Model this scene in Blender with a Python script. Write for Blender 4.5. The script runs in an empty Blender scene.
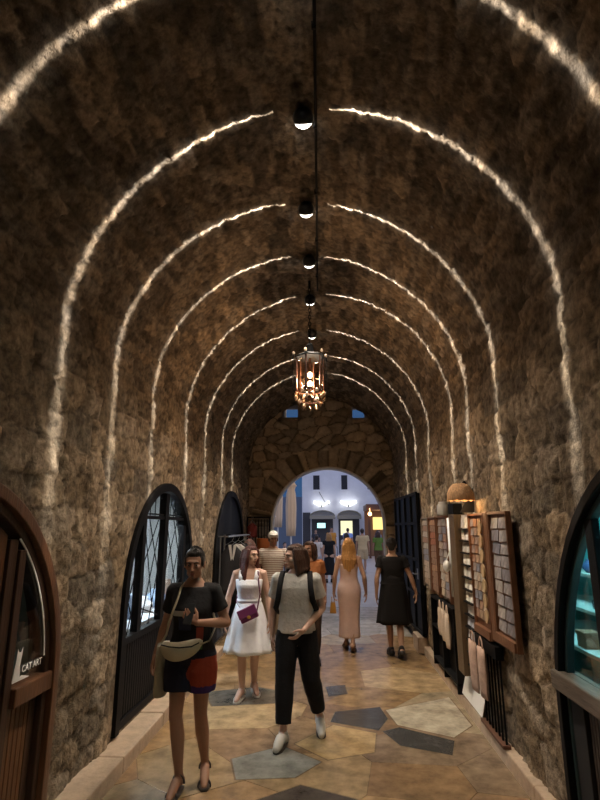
import bpy, math, random
import numpy as np
from mathutils import Vector, Matrix
random.seed(7)
SC = bpy.context.scene
COL = SC.collection
PI = math.pi

# ------------------------------------------------------------------ helpers
def tag(o, label=None, cat=None, group=None, kind=None):
    if label: o['label'] = label
    if cat: o['category'] = cat
    if group: o['group'] = group
    if kind: o['kind'] = kind
    return o

def empty(name, loc, rz=0.0):
    o = bpy.data.objects.new(name, None); COL.objects.link(o)
    o.location = loc; o.rotation_euler = (0, 0, rz); o.empty_display_size = .1
    return o

def basis(d):
    d = Vector(d).normalized()
    a = Vector((0, 0, 1)) if abs(d.z) < .9 else Vector((0, 1, 0))
    x = d.cross(a).normalized(); y = d.cross(x).normalized()
    return x, y, d

class MB:
    def __init__(s): s.v = []; s.f = []; s.m = []; s.uv = None
    def add(s, vs, fs, mi=0):
        k = len(s.v); s.v += [tuple(p) for p in vs]
        s.f += [tuple(i + k for i in f) for f in fs]; s.m += [mi] * len(fs); return s
    def box(s, c, d, R=None, mi=0):
        P = []
        for x in (-.5, .5):
            for y in (-.5, .5):
                for z in (-.5, .5):
                    p = Vector((x * d[0], y * d[1], z * d[2]))
                    if R is not None: p = R @ p
                    P.append(Vector(c) + p)
        return s.add(P, [(0, 1, 3, 2), (4, 6, 7, 5), (0, 4, 5, 1), (2, 3, 7, 6), (0, 2, 6, 4), (1, 5, 7, 3)], mi)
    def bx(s, x0, x1, y0, y1, z0, z1, mi=0, T=None):
        P = [(x, y, z) for x in (x0, x1) for y in (y0, y1) for z in (z0, z1)]
        if T: P = [T(*p) for p in P]
        return s.add(P, [(0, 1, 3, 2), (4, 6, 7, 5), (0, 4, 5, 1), (2, 3, 7, 6), (0, 2, 6, 4), (1, 5, 7, 3)], mi)
    def tube(s, pts, rad, n=12, mi=0, cap=True, flat=None):
        pts = [Vector(p) for p in pts]
        if not isinstance(rad, (list, tuple)): rad = [rad] * len(pts)
        k = len(pts); V = []; F = []
        x = None
        for i, p in enumerate(pts):
            d = (pts[min(i + 1, k - 1)] - pts[max(i - 1, 0)])
            if d.length < 1e-9: d = Vector((0, 0, 1))
            d.normalize()
            if x is None: x, y, _ = basis(d)
            else:
                x = (x - d * x.dot(d)).normalized(); y = d.cross(x)
            for j in range(n):
                a = 2 * PI * j / n
                V.append(p + x * (math.cos(a) * rad[i]) + y * (math.sin(a) * rad[i] * (flat or 1)))
        for i in range(k - 1):
            for j in range(n):
                a = i * n + j; b = i * n + (j + 1) % n
                F.append((a, b, b + n, a + n))
        if cap:
            F.append(tuple(reversed(range(n)))); F.append(tuple(range((k - 1) * n, k * n)))
        return s.add(V, F, mi)
    def limb(s, pts, rad, n=14, mi=0):
        """tube with rounded ends"""
        pts = [Vector(p) for p in pts]; rad = list(rad)
        d0 = (pts[0] - pts[1]).normalized(); d1 = (pts[-1] - pts[-2]).normalized()
        a = [pts[0] + d0 * rad[0] * .98, pts[0] + d0 * rad[0] * .75, pts[0] + d0 * rad[0] * .4]
        ra = [rad[0] * .2, rad[0] * .66, rad[0] * .92]
        b = [pts[-1] + d1 * rad[-1] * .4, pts[-1] + d1 * rad[-1] * .75, pts[-1] + d1 * rad[-1] * .98]
        rb = [rad[-1] * .92, rad[-1] * .66, rad[-1] * .2]
        return s.tube(a + pts + b, ra + rad + rb, n, mi)
    def ell(s, c, r, R=None, nu=20, nv=12, mi=0):
        V = []; F = []
        for i in range(nv + 1):
            t = PI * i / nv
            for j in range(nu):
                a = 2 * PI * j / nu
                p = Vector((r[0] * math.sin(t) * math.cos(a), r[1] * math.sin(t) * math.sin(a), r[2] * math.cos(t)))
                if R is not None: p = R @ p
                V.append(Vector(c) + p)
        for i in range(nv):
            for j in range(nu):
                a = i * nu + j; b = i * nu + (j + 1) % nu
                if i == 0: F.append((a, a + nu, b + nu))
                elif i == nv - 1: F.append((a, a + nu, b))
                else: F.append((a, a + nu, b + nu, b))
        return s.add(V, F, mi)
    def loft(s, rings, cap=True, mi=0, close=False):
        n = len(rings[0]); V = [p for r in rings for p in r]; F = []
        k = len(rings)
        for i in range(k if close else k - 1):
            for j in range(n):
                a = i * n + j; b = i * n + (j + 1) % n
                c = ((i + 1) % k) * n + (j + 1) % n; d = ((i + 1) % k) * n + j
                F.append((a, b, c, d))
        if cap and not close:
            F.append(tuple(reversed(range(n)))); F.append(tuple(range((k - 1) * n, k * n)))
        return s.add(V, F, mi)
    def prism(s, poly, n0, n1, T=None, mi=0):
        """poly of (u,v); T(u,v,n) -> world"""
        T = T or (lambda u, v, n: (u, v, n)); k = len(poly)
        V = [T(u, v, n0) for u, v in poly] + [T(u, v, n1) for u, v in poly]
        F = [tuple(reversed(range(k))), tuple(range(k, 2 * k))]
        for i in range(k): F.append((i, (i + 1) % k, k + (i + 1) % k, k + i))
        return s.add(V, F, mi)
    def band(s, A, Bc, n0, n1, T, mi=0):
        """solid strip between two open curves A and Bc of (u,v) from depth n0 to n1"""
        k = len(A); V = []
        for n in (n0, n1):
            V += [T(u, v, n) for u, v in A]; V += [T(u, v, n) for u, v in Bc]
        F = []
        for i in range(k - 1):
            F += [(i, i + 1, k + i + 1, k + i), (2 * k + i, 3 * k + i, 3 * k + i + 1, 2 * k + i + 1),
                  (i, 2 * k + i, 2 * k + i + 1, i + 1), (k + i, k + i + 1, 3 * k + i + 1, 3 * k + i)]
        F += [(0, k, 3 * k, 2 * k), (k - 1, 3 * k - 1, 4 * k - 1, 2 * k - 1)]
        return s.add(V, F, mi)
    def lathe(s, prof, c=(0, 0, 0), n=20, mi=0, cap=True):
        rings = [[(c[0] + r * math.cos(2 * PI * j / n), c[1] + r * math.sin(2 * PI * j / n), c[2] + z) for j in range(n)] for r, z in prof]
        return s.loft(rings, cap, mi)
    def mesh(s, name):
        me = bpy.data.meshes.new(name); me.from_pydata(s.v, [], s.f)
        me.polygons.foreach_set('material_index', s.m); me.update(); return me
    def build(s, name, mats, parent=None, org=(0, 0, 0), smooth=False, bevel=0, fix=True):
        if any(org): s.v = [(p[0] - org[0], p[1] - org[1], p[2] - org[2]) for p in s.v]
        me = s.mesh(name)
        return finish(name, me, mats, parent, org, smooth, bevel, fix)

def finish(name, me, mats, parent=None, org=(0, 0, 0), smooth=False, bevel=0, fix=True):
    if fix:
        import bmesh
        bm = bmesh.new(); bm.from_mesh(me); bmesh.ops.recalc_face_normals(bm, faces=bm.faces); bm.to_mesh(me); bm.free()
    for m in (mats if isinstance(mats, (list, tuple)) else [mats]): me.materials.append(m)
    if smooth: me.polygons.foreach_set('use_smooth', [True] * len(me.polygons))
    o = bpy.data.objects.new(name, me); COL.objects.link(o)
    if parent is not None: o.parent = parent
    else: o.location = org
    if bevel:
        b = o.modifiers.new('bevel', 'BEVEL'); b.width = bevel; b.segments = 2; b.limit_method = 'ANGLE'
    return o

def fuse(mb, name, mats, parent, vox=.006, it=6, disp=0, dsize=.05):
    """union of the overlapping pieces into one continuous skin"""
    me = mb.mesh(name + '_raw')
    import bmesh
    bm = bmesh.new(); bm.from_mesh(me); bmesh.ops.recalc_face_normals(bm, faces=bm.faces); bm.to_mesh(me); bm.free()
    t = bpy.data.objects.new('fuse_tmp', me); COL.objects.link(t)
    r = t.modifiers.new('r', 'REMESH'); r.mode = 'VOXEL'; r.voxel_size = vox
    sm = t.modifiers.new('s', 'SMOOTH'); sm.factor = .5; sm.iterations = it
    if disp:
        tx = bpy.data.textures.new('fold', 'CLOUDS'); tx.noise_scale = dsize; tx.noise_depth = 2
        d = t.modifiers.new('d', 'DISPLACE'); d.texture = tx; d.strength = disp; d.mid_level = .5
    dg = bpy.context.evaluated_depsgraph_get(); dg.update()
    me2 = bpy.data.meshes.new_from_object(t.evaluated_get(dg))
    bpy.data.objects.remove(t); bpy.data.meshes.remove(me)
    me2.name = name; me2.materials.clear()
    return finish(name, me2, mats, parent, smooth=True, fix=False)

# ------------------------------------------------------------------ materials
def nd(nt, t, **kw):
    n = nt.nodes.new(t)
    for k, v in kw.items():
        if k.startswith('i_'):
            key = k[2:]
            n.inputs[int(key) if key.isdigit() else key].default_value = v
        else: setattr(n, k, v)
    return n

def mat(name, col, rough=.7, metal=0, bump=0, bscale=40, var=0, vscale=6, spec=.5, emit=None, estr=0, stretch=None, attr=None):
    m = bpy.data.materials.new(name); m.use_nodes = True; nt = m.node_tree
    b = nt.nodes['Principled BSDF']
    b.inputs['Base Color'].default_value = (*col, 1); b.inputs['Roughness'].default_value = rough
    b.inputs['Metallic'].default_value = metal; b.inputs['Specular IOR Level'].default_value = spec
    if emit: b.inputs['Emission Color'].default_value = (*emit, 1); b.inputs['Emission Strength'].default_value = estr
    tc = None
    if bump or var:
        tc = nd(nt, 'ShaderNodeTexCoord'); vec = tc.outputs['Object']
        if stretch:
            mp = nd(nt, 'ShaderNodeMapping'); mp.inputs['Scale'].default_value = stretch
            nt.links.new(vec, mp.inputs[0]); vec = mp.outputs[0]
    if var or attr:
        src = None
        if attr:
            a = nd(nt, 'ShaderNodeAttribute', attribute_name=attr); src = a.outputs['Color']
        if var:
            no = nd(nt, 'ShaderNodeTexNoise', i_Scale=vscale, i_Detail=5.0, i_Roughness=.65)
            nt.links.new(vec, no.inputs['Vector'])
            mr = nd(nt, 'ShaderNodeMapRange'); mr.inputs[1].default_value = .25; mr.inputs[2].default_value = .75
            mr.inputs[3].default_value = 1 - var; mr.inputs[4].default_value = 1 + var
            nt.links.new(no.outputs[0], mr.inputs[0])
            mx = nd(nt, 'ShaderNodeVectorMath', operation='SCALE')
            if src: nt.links.new(src, mx.inputs[0])
            else: mx.inputs[0].default_value = col
            nt.links.new(mr.outputs[0], mx.inputs['Scale']); src = mx.outputs[0]
        nt.links.new(src, b.inputs['Base Color'])
    if bump:
        n2 = nd(nt, 'ShaderNodeTexNoise', i_Scale=bscale, i_Detail=6.0, i_Roughness=.6)
        nt.links.new(vec, n2.inputs['Vector'])
        bp = nd(nt, 'ShaderNodeBump', i_Strength=bump, i_Distance=.02)
        nt.links.new(n2.outputs[0], bp.inputs['Height']); nt.links.new(bp.outputs[0], b.inputs['Normal'])
    return m

def emis(name, col, s):
    m = bpy.data.materials.new(name); m.use_nodes = True; nt = m.node_tree
    nt.nodes.remove(nt.nodes['Principled BSDF'])
    e = nd(nt, 'ShaderNodeEmission'); e.inputs[0].default_value = (*col, 1); e.inputs[1].default_value = s
    nt.links.new(e.outputs[0], nt.nodes['Material Output'].inputs[0]); return m

def glass(name, tint=(1, 1, 1), refl=.10, rough=.02):
    m = bpy.data.materials.new(name); m.use_nodes = True; nt = m.node_tree
    nt.nodes.remove(nt.nodes['Principled BSDF'])
    t = nd(nt, 'ShaderNodeBsdfTransparent'); t.inputs[0].default_value = (*tint, 1)
    g = nd(nt, 'ShaderNodeBsdfGlossy'); g.inputs['Roughness'].default_value = rough
    lw = nd(nt, 'ShaderNodeLayerWeight', i_Blend=.25)
    ad = nd(nt, 'ShaderNodeMath', operation='MULTIPLY'); ad.inputs[1].default_value = refl * 4
    mx = nd(nt, 'ShaderNodeMixShader')
    nt.links.new(lw.outputs['Fresnel'], ad.inputs[0]); nt.links.new(ad.outputs[0], mx.inputs[0])
    nt.links.new(t.outputs[0], mx.inputs[1]); nt.links.new(g.outputs[0], mx.inputs[2])
    nt.links.new(mx.outputs[0], nt.nodes['Material Output'].inputs[0]); return m

M = {}
M['stone'] = mat('rough_stone', (.3, .24, .17), .92, bump=1.0, bscale=22, var=.75, vscale=15, spec=.2, attr='tint')
M['endstone'] = mat('end_wall_stone', (.3, .24, .17), .92, bump=.8, bscale=30, var=.35, vscale=8, spec=.2, attr='tint')
M['floor'] = mat('worn_slabs', (.3, .24, .17), .27, bump=.22, bscale=9, var=.55, vscale=5, spec=.5, attr='tint')
M['kerb'] = mat('kerb_limestone', (.52, .40, .29), .6, bump=.25, bscale=30, var=.25, vscale=8)
M['plaster'] = mat('pale_plaster', (.62, .58, .52), .85, bump=.25, bscale=25, var=.15)
M['facade'] = mat('white_render', (.78, .79, .82), .85, bump=.1, bscale=4, var=.08, vscale=1.2)
M['pave'] = mat('piazza_limestone', (.5, .49, .48), .38, bump=.08, bscale=5, var=.2, vscale=2)
M['black'] = mat('black_metal', (.005, .005, .0055), .6, spec=.15, bump=.1, bscale=60, var=.3)
M['gatemetal'] = mat('gate_iron', (.004, .0045, .006), .5, spec=.12, bump=.15, bscale=30, var=.4, vscale=4)
M['wood'] = mat('brown_varnished_wood', (.115, .048, .02), .42, bump=.25, bscale=14, var=.45, vscale=10, stretch=(6, 6, .6))
M['darkwood'] = mat('dark_wood', (.045, .02, .010), .5, bump=.25, bscale=14, var=.45, vscale=10, stretch=(6, 6, .6))
M['boardwood'] = mat('board_wood', (.17, .075, .035), .55, bump=.2, bscale=14, var=.4, vscale=12, stretch=(6, 6, .6))
M['glass'] = glass('window_glass')
M['white'] = mat('white_matt', (.8, .8, .78), .6)
M['dark'] = mat('near_black', (.01, .01, .01), .8)
M['lens'] = emis('lamp_lens', (1, .93, .84), 9)

# ------------------------------------------------------------------ tunnel shape (metres; y runs down the tunnel, z up)
X0, W, ZS, ZR, NEXP = -.2025, 1.667, 3.28, 1.577, 2 / 1.9
YB, YE, THK = -2.6, 12.2, 1.2          # back of the built stretch, end wall, end wall thickness
def wx(side, z): return X0 + side * W
KU = {-1: .970, 1: .955}                 # tape scale along each wall
def TW(side):                            # wall frame: u along the tunnel, v height, n out of the wall into the tunnel
    return lambda u, v, n: (wx(side, v) - side * n, u * KU[side], v)

def h2(i, j, k=0):
    x = np.sin(i * 127.1 + j * 311.7 + k * 74.7) * 43758.5453
    return x - np.floor(x)
def vnoise(u, v, k=0):
    i, j = np.floor(u), np.floor(v); a, b = u - i, v - j
    a = a * a * (3 - 2 * a); b = b * b * (3 - 2 * b)
    return (h2(i, j, k) * (1 - a) + h2(i + 1, j, k) * a) * (1 - b) + (h2(i, j + 1, k) * (1 - a) + h2(i + 1, j + 1, k) * a) * b
def fbm(u, v, k=0, o=3):
    s = 0; a = .5
    for q in range(o): s = s + a * vnoise(u, v, k + q * 5); u = u * 2.07; v = v * 2.03; a *= .5
    return s
def cells(u, v, du, dv, jit, k, brick=True):
    """masonry cells: returns edge distance 0..~.5 (cell units) and two random numbers per stone"""
    d1 = np.full(u.shape, 9.); d2 = np.full(u.shape, 9.); ra = np.zeros(u.shape); rb = np.zeros(u.shape)
    gi = np.floor(u / du)
    for a in (-1, 0, 1):
        i = gi + a
        sh = h2(i, i * 0 + 3., k) if brick else 0
        gj = np.floor(v / dv + sh)
        for b in (-1, 0, 1):
            j = gj + b
            cu = i + .5 + (h2(i, j, k + 1) - .5) * jit; cv = j + .5 - sh + (h2(i, j, k + 2) - .5) * jit * 1.3
            x = np.abs(u / du - cu); y = np.abs(v / dv - cv)
            d = (x ** 3 + y ** 3) ** (1 / 3)
            n = d < d1
            d2 = np.where(n, d1, np.minimum(d2, d)); d1 = np.where(n, d, d1)
            ra = np.where(n, h2(i, j, k + 3), ra); rb = np.where(n, h2(i, j, k + 4), rb)
    return d2 - d1, ra, rb
def sstep(a, b, x):
    t = np.clip((x - a) / (b - a), 0, 1); return t * t * (3 - 2 * t)

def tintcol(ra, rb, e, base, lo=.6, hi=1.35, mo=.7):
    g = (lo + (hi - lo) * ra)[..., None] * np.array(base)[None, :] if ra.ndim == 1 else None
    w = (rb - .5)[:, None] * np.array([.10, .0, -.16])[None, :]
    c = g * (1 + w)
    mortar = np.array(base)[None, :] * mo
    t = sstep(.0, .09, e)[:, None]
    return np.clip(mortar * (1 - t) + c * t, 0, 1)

def grid_object(name, P, C, keep, mt, parent=None, flip=False):
    """P (nu,nv,3), C (nu,nv,3), keep (nu-1,nv-1) -> mesh object with 'tint'"""
    nu, nv = P.shape[:2]
    idx = np.arange(nu * nv).reshape(nu, nv)
    q = np.stack([idx[:-1, :-1], idx[1:, :-1], idx[1:, 1:], idx[:-1, 1:]], -1)[keep]
    if flip: q = q[:, ::-1]
    used = np.unique(q); rm = np.full(nu * nv, -1); rm[used] = np.arange(len(used)); q = rm[q]
    me = bpy.data.meshes.new(name)
    me.vertices.add(len(used)); me.vertices.foreach_set('co', P.reshape(-1, 3)[used].astype(np.float32).ravel())
    me.loops.add(q.size); me.loops.foreach_set('vertex_index', q.astype(np.int32).ravel())
    me.polygons.add(len(q)); me.polygons.foreach_set('loop_start', np.arange(0, q.size, 4, dtype=np.int32))
    me.polygons.foreach_set('loop_total', np.full(len(q), 4, np.int32))
    me.update(calc_edges=True)
    at = me.color_attributes.new('tint', 'FLOAT_COLOR', 'POINT')
    c4 = np.ones((len(used), 4), np.float32); c4[:, :3] = C.reshape(-1, 3)[used]; at.data.foreach_set('color', c4.ravel())
    return finish(name, me, mt, parent, smooth=True, fix=False)

# ---- door openings in the side walls: (side, centre y, half width, spring height, rise, base)
DOORS = {'d1': (-1, 2.60, 1.25, .90, 1.25, .12), 'd2': (-1, 6.20, 1.18, 1.20, 1.13, .14),
         'd3': (-1, 10.30, 1.45, 1.30, 1.20, .02), 'dr': (1, 2.50, 1.48, .70, 1.55, .10)}
def arch(yc, hw, zs, rise, base, n=28, ins=0.0):
    a = [(yc - hw + ins, base), (yc - hw + ins, base + (zs - base) * .5)]
    for i in range(n + 1):
        t = PI - PI * i / n
        a.append((yc + (hw - ins) * math.cos(t), zs + (rise - ins) * math.sin(t)))
    a += [(yc + hw - ins, base + (zs - base) * .5), (yc + hw - ins, base)]
    return a
def inarch(y, z, d, ins=0.0):
    _, yc, hw, zs, rise, base = d
    u = np.abs(y - yc) / (hw - ins); w = np.maximum(z - zs, 0) / (rise - ins)
    return (u ** 2 + w ** 2 < 1) & (z > base)

def side_walls_and_vault():
    st = .025
    ys = np.concatenate([np.arange(YB, 1.0, .08), np.arange(1.0, YE + .06, st)])
    zl = np.linspace(-.03, ZS, 132)
    nph = 216; ph = np.linspace(0, PI, nph + 1)[1:-1]
    # profile points from the floor on the left, over the vault, to the floor on the right
    L = np.array([(wx(-1, z), z) for z in zl]); R = np.array([(wx(1, z), z) for z in zl[::-1]])
    V = np.array([(X0 - W * math.copysign(abs(math.cos(a)) ** NEXP, math.cos(a)), ZS + ZR * math.sin(a) ** NEXP) for a in ph])
    prof = np.concatenate([L, V, R]); nl = len(zl); N = len(prof)
    nrm = np.concatenate([np.tile([1, 0], (nl, 1)), np.array([(math.cos(a), -math.sin(a)) for a in ph]), np.tile([-1, 0], (nl, 1))]).astype(float)
    s = np.concatenate([[0], np.cumsum(np.hypot(*np.diff(prof, axis=0).T))])
    Sg, Yg = np.meshgrid(s, ys, indexing='ij'); Z = np.repeat(prof[:, 1:2], len(ys), 1)
    u = Sg.ravel(); v = Yg.ravel(); z = Z.ravel()
    warp = (fbm(u * 2.3, v * 2.3, 11) - .5) * .22
    # big blocks low down, thin courses of rubble running along the vault
    e1, a1, b1 = cells(u + warp * .8, v + warp * .6, .225, .37, .5, 3)
    e2, a2, b2 = cells(u + warp * .5, v + warp, .085, .27, .75, 40)
    hb = sstep(.0, .10, e1) * .024 + a1 * .016 + (fbm(u * 7, v * 9, 21, 4) - .5) * .050 - sstep(.56, .70, fbm(u * 6, v * 17, 23)) * .022
    hv = sstep(.0, .16, e2) * .014 + a2 * .012 + (fbm(u * 20, v * 9, 25) - .5) * .030
    pit = sstep(.62, .75, fbm(u * 9, v * 5, 31)) * .03
    side_r = (Sg > s[-1] / 2).ravel()
    t = sstep(2.75, 3.45, z + (fbm(u * 1.5, v * 1.5, 51) - .5) * .5)
    h = hb * (1 - t) + hv * t - pit * .7 - .024 + (fbm(u * .9, v * .9, 61) - .5) * .03
    for k, d in DOORS.items():
        onside = side_r if d[0] > 0 else ~side_r
        g = inarch(v / KU[d[0]], z, (d[0], d[1], d[2] + .14, d[3], d[4] + .14, d[5] - .2)) & onside & (z < ZS)
        h = np.where(g, -.005, h)
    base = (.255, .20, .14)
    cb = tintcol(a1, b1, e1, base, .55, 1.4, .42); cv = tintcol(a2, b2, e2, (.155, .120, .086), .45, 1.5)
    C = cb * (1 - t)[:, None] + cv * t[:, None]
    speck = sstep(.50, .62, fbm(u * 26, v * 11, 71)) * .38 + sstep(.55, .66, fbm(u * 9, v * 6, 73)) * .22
    C = C * (1.12 - speck)[:, None]          # finer and coarser dark specks, placed by noise
    H = h.reshape(N, len(ys))
    P = np.zeros((N, len(ys), 3))
    P[..., 0] = prof[:, 0:1] + nrm[:, 0:1] * H; P[..., 2] = prof[:, 1:2] + nrm[:, 1:2] * H; P[..., 1] = Yg
    C = C.reshape(N, len(ys), 3)
    def part(name, a, b, side):
        keep = np.ones((b - a - 1, len(ys) - 1), bool)
        if side:
            zc = (Z[a:b - 1, :-1] + Z[a + 1:b, 1:]) / 2; yc = (Yg[a:b - 1, :-1] + Yg[a + 1:b, 1:]) / 2
            for d in DOORS.values():
                if d[0] == side: keep &= ~inarch(yc / KU[side], zc, d)
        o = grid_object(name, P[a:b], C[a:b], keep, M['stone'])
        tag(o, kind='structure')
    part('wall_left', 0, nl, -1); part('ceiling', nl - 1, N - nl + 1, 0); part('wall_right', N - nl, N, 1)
side_walls_and_vault()

# ---- the end wall with its arch, voussoirs and two slots
AX, AZ, AR = -.05, 1.93, 1.275
SLOTS = [(-1.12, -.74, 4.43, 4.90), (.565, .93, 4.40, 4.87)]
def end_wall():
    st = .022
    xs = np.arange(-2.05, 1.65, st); zs = np.arange(-.02, 4.95, st)
    Xg, Zg = np.meshgrid(xs, zs, indexing='ij'); x = Xg.ravel(); z = Zg.ravel()
    r = np.hypot(x - AX, z - AZ); th = np.arctan2(z - AZ, x - AX)
    warp = (fbm(x * 3, z * 3, 4) - .5) * .2
    e, a, b = cells(z + warp, x + warp, .21, .34, .8, 7)
    ring = (r < AR + .47 + (h2(np.floor(th / .155), th * 0, 5) - .5) * .12) & (z > AZ - .05)
    ev, av, bv = cells(th + warp * .12, np.where(ring, .5, .5) + r * 0, .155, 9., .35, 17, brick=False)
    ev = ev * 1.3
    e = np.where(ring, ev, e); a = np.where(ring, av, a); b = np.where(ring, bv, b)
    h = sstep(.0, .22, e) * .065 + a * .04 + (fbm(x * 12, z * 12, 9) - .5) * .03 - .07
    near = (r < AR + .06) | ((np.abs(x - AX) < AR + .06) & (z < AZ))
    for s_ in SLOTS: near |= (x > s_[0] - .04) & (x < s_[1] + .04) & (z > s_[2] - .04) & (z < s_[3] + .04)
    h = np.where(near, -.02, h)
    C = tintcol(a, b, e, (.36, .28, .19), .6, 1.35, .30).reshape(len(xs), len(zs), 3)  # joints darkened in colour to stand for the shadow in the gaps
    P = np.stack([Xg, YE - h.reshape(Xg.shape), Zg], -1)
    xc = (Xg[:-1, :-1] + Xg[1:, 1:]) / 2; zc = (Zg[:-1, :-1] + Zg[1:, 1:]) / 2
    keep = ~((np.hypot(xc - AX, zc - AZ) < AR + .02) | ((np.abs(xc - AX) < AR + .02) & (zc < AZ)))
    for s_ in SLOTS: keep &= ~((xc > s_[0]) & (xc < s_[1]) & (zc > s_[2]) & (zc < s_[3]))
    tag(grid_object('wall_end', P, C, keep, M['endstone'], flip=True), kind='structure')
    # soffit of the arch with a pale rim, and the sides of the slots
    T = lambda u, v, n: (u, YE + n, v)
    def curve(r_): return [(AX - r_, 0)] + [(AX + r_ * math.cos(PI - PI * i / 40), AZ + r_ * math.sin(PI * i / 40)) for i in range(41)] + [(AX + r_, 0)]
    m = MB(); m.band(curve(AR), curve(AR + .035), -.025, .42, T); m.band(curve(AR + .22), curve(AR + .5), THK - .05, THK + .05, T)
    tag(m.build('trim_1', M['plaster'], smooth=False), kind='structure')
    m = MB(); A_, B_, O_ = curve(AR + .012), curve(AR + .22), curve(AR + .55); k = len(A_)      # the passage widens outwards
    m.add([T(u, v, .40) for u, v in A_] + [T(u, v, THK) for u, v in B_] + [T(u, v, .40) for u, v in O_] + [T(u, v, THK) for u, v in O_],
          [f for i in range(k - 1) for f in ((i, i + 1, k + i + 1, k + i), (2 * k + i, 3 * k + i, 3 * k + i + 1, 2 * k + i + 1), (i, 2 * k + i, 2 * k + i + 1, i + 1), (k + i, k + i + 1, 3 * k + i + 1, 3 * k + i))])
    tag(m.build('wall_arch_soffit', mat('soffit_stone', (.27, .21, .15), .9, bump=.8, bscale=14, var=.4, vscale=6)), kind='structure')
    m = MB()
    for a0, a1, z0, z1 in SLOTS:
        m.bx(a0 - .1, a0, YE + .01, YE + THK, z0 - .1, z1 + .1); m.bx(a1, a1 + .1, YE + .01, YE + THK, z0 - .1, z1 + .1)
        m.bx(a0 - .1, a1 + .1, YE + .01, YE + THK, z1, z1 + .1); m.bx(a0 - .1, a1 + .1, YE + .01, YE + THK, z0 - .1, z0)
    tag(m.build('wall_slot_reveals', mat('slot_stone', (.2, .155, .11), .9, bump=.5, bscale=14, var=.3)), kind='structure')
    # outside skin of the gate wall, leaving the openings
    m = MB(); yo = YE + THK
    zt = 9.
    def rect(a0, a1, z0, z1): m.bx(a0, a1, yo - .02, yo + .06, z0, z1)
    (l0, l1, lz0, lz1), (r0, r1, rz0, rz1) = SLOTS
    rect(-9, AX - AR - .3, 0, zt); rect(AX + AR + .3, 9, 0, 4.3); rect(r1, 9, 4.3, zt); rect(AX - AR - .3, AX + AR + .3, AZ + AR + .3, 4.3)
    rect(AX - AR - .3, l0, 4.3, zt); rect(l1, r0, 4.3, zt); rect(l0, r1, 4.95, zt); rect(l0, l1, 4.3, lz0); rect(r0, r1, 4.3, rz0)
    rect(l0, l1, lz1, 4.95); rect(r0, r1, rz1, 4.95)
    tag(m.build('wall_outer', M['plaster']), kind='structure')
end_wall()
m = MB(); m.bx(-3.2, 2.9, YB - .2, YB, 0, 5.2); tag(m.build('wall_back_added', mat('back_stone', (.2, .155, .11), .95, bump=.6, bscale=12)), kind='structure')  # added wall across the passage, keeps skylight from entering behind the viewer
# solid masonry round the tunnel so that no daylight leaks in
m = MB()
def outer_shell():
    T = lambda u, v, n: (u, n, v)
    r = .25
    inn = [(wx(-1, 0) - 1.6, -.05), (wx(-1, 0) - 1.6, ZS + .4)] + [(X0 - (W + 1.6) * math.cos(PI * i / 20), ZS + .4 + (ZR + .1) * math.sin(PI * i / 20)) for i in range(1, 20)] + [(wx(1, 0) + 1.6, ZS + .4), (wx(1, 0) + 1.6, -.05)]
    out = [(u * 1.25 + .05, v * 1.12) for u, v in inn]
    m.band(inn, out, YB - .2, YE + THK - .03, T)
outer_shell(); tag(m.build('wall_outer_masonry', M['dark']), kind='structure')

# ------------------------------------------------------------------ floor
def voronoi(seeds, bounds):
    x0, x1, y0, y1 = bounds; out = []
    for i, (sx, sy) in enumerate(seeds):
        poly = [(x0, y0), (x1, y0), (x1, y1), (x0, y1)]
        for j, (tx, ty) in enumerate(seeds):
            if i == j or abs(tx - sx) > 2.5 or abs(ty - sy) > 2.5: continue
            mx, my = (sx + tx) / 2, (sy + ty) / 2; nx, ny = tx - sx, ty - sy
            q = []
            for k in range(len(poly)):
                a, b = poly[k], poly[(k + 1) % len(poly)]
                da = (a[0] - mx) * nx + (a[1] - my) * ny; db = (b[0] - mx) * nx + (b[1] - my) * ny
                if da <= 0: q.append(a)
                if da * db < 0:
                    t = da / (da - db); q.append((a[0] + (b[0] - a[0]) * t, a[1] + (b[1] - a[1]) * t))
            poly = q
            if len(poly) < 3: break
        out.append(poly)
    return out
def inset(poly, g):
    cx = sum(p[0] for p in poly) / len(poly); cy = sum(p[1] for p in poly) / len(poly)
    out = []
    for x, y in poly:
        d = math.hypot(x - cx, y - cy); f = max(0, 1 - g / max(d, .01)); out.append((cx + (x - cx) * f, cy + (y - cy) * f))
    return out
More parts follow.
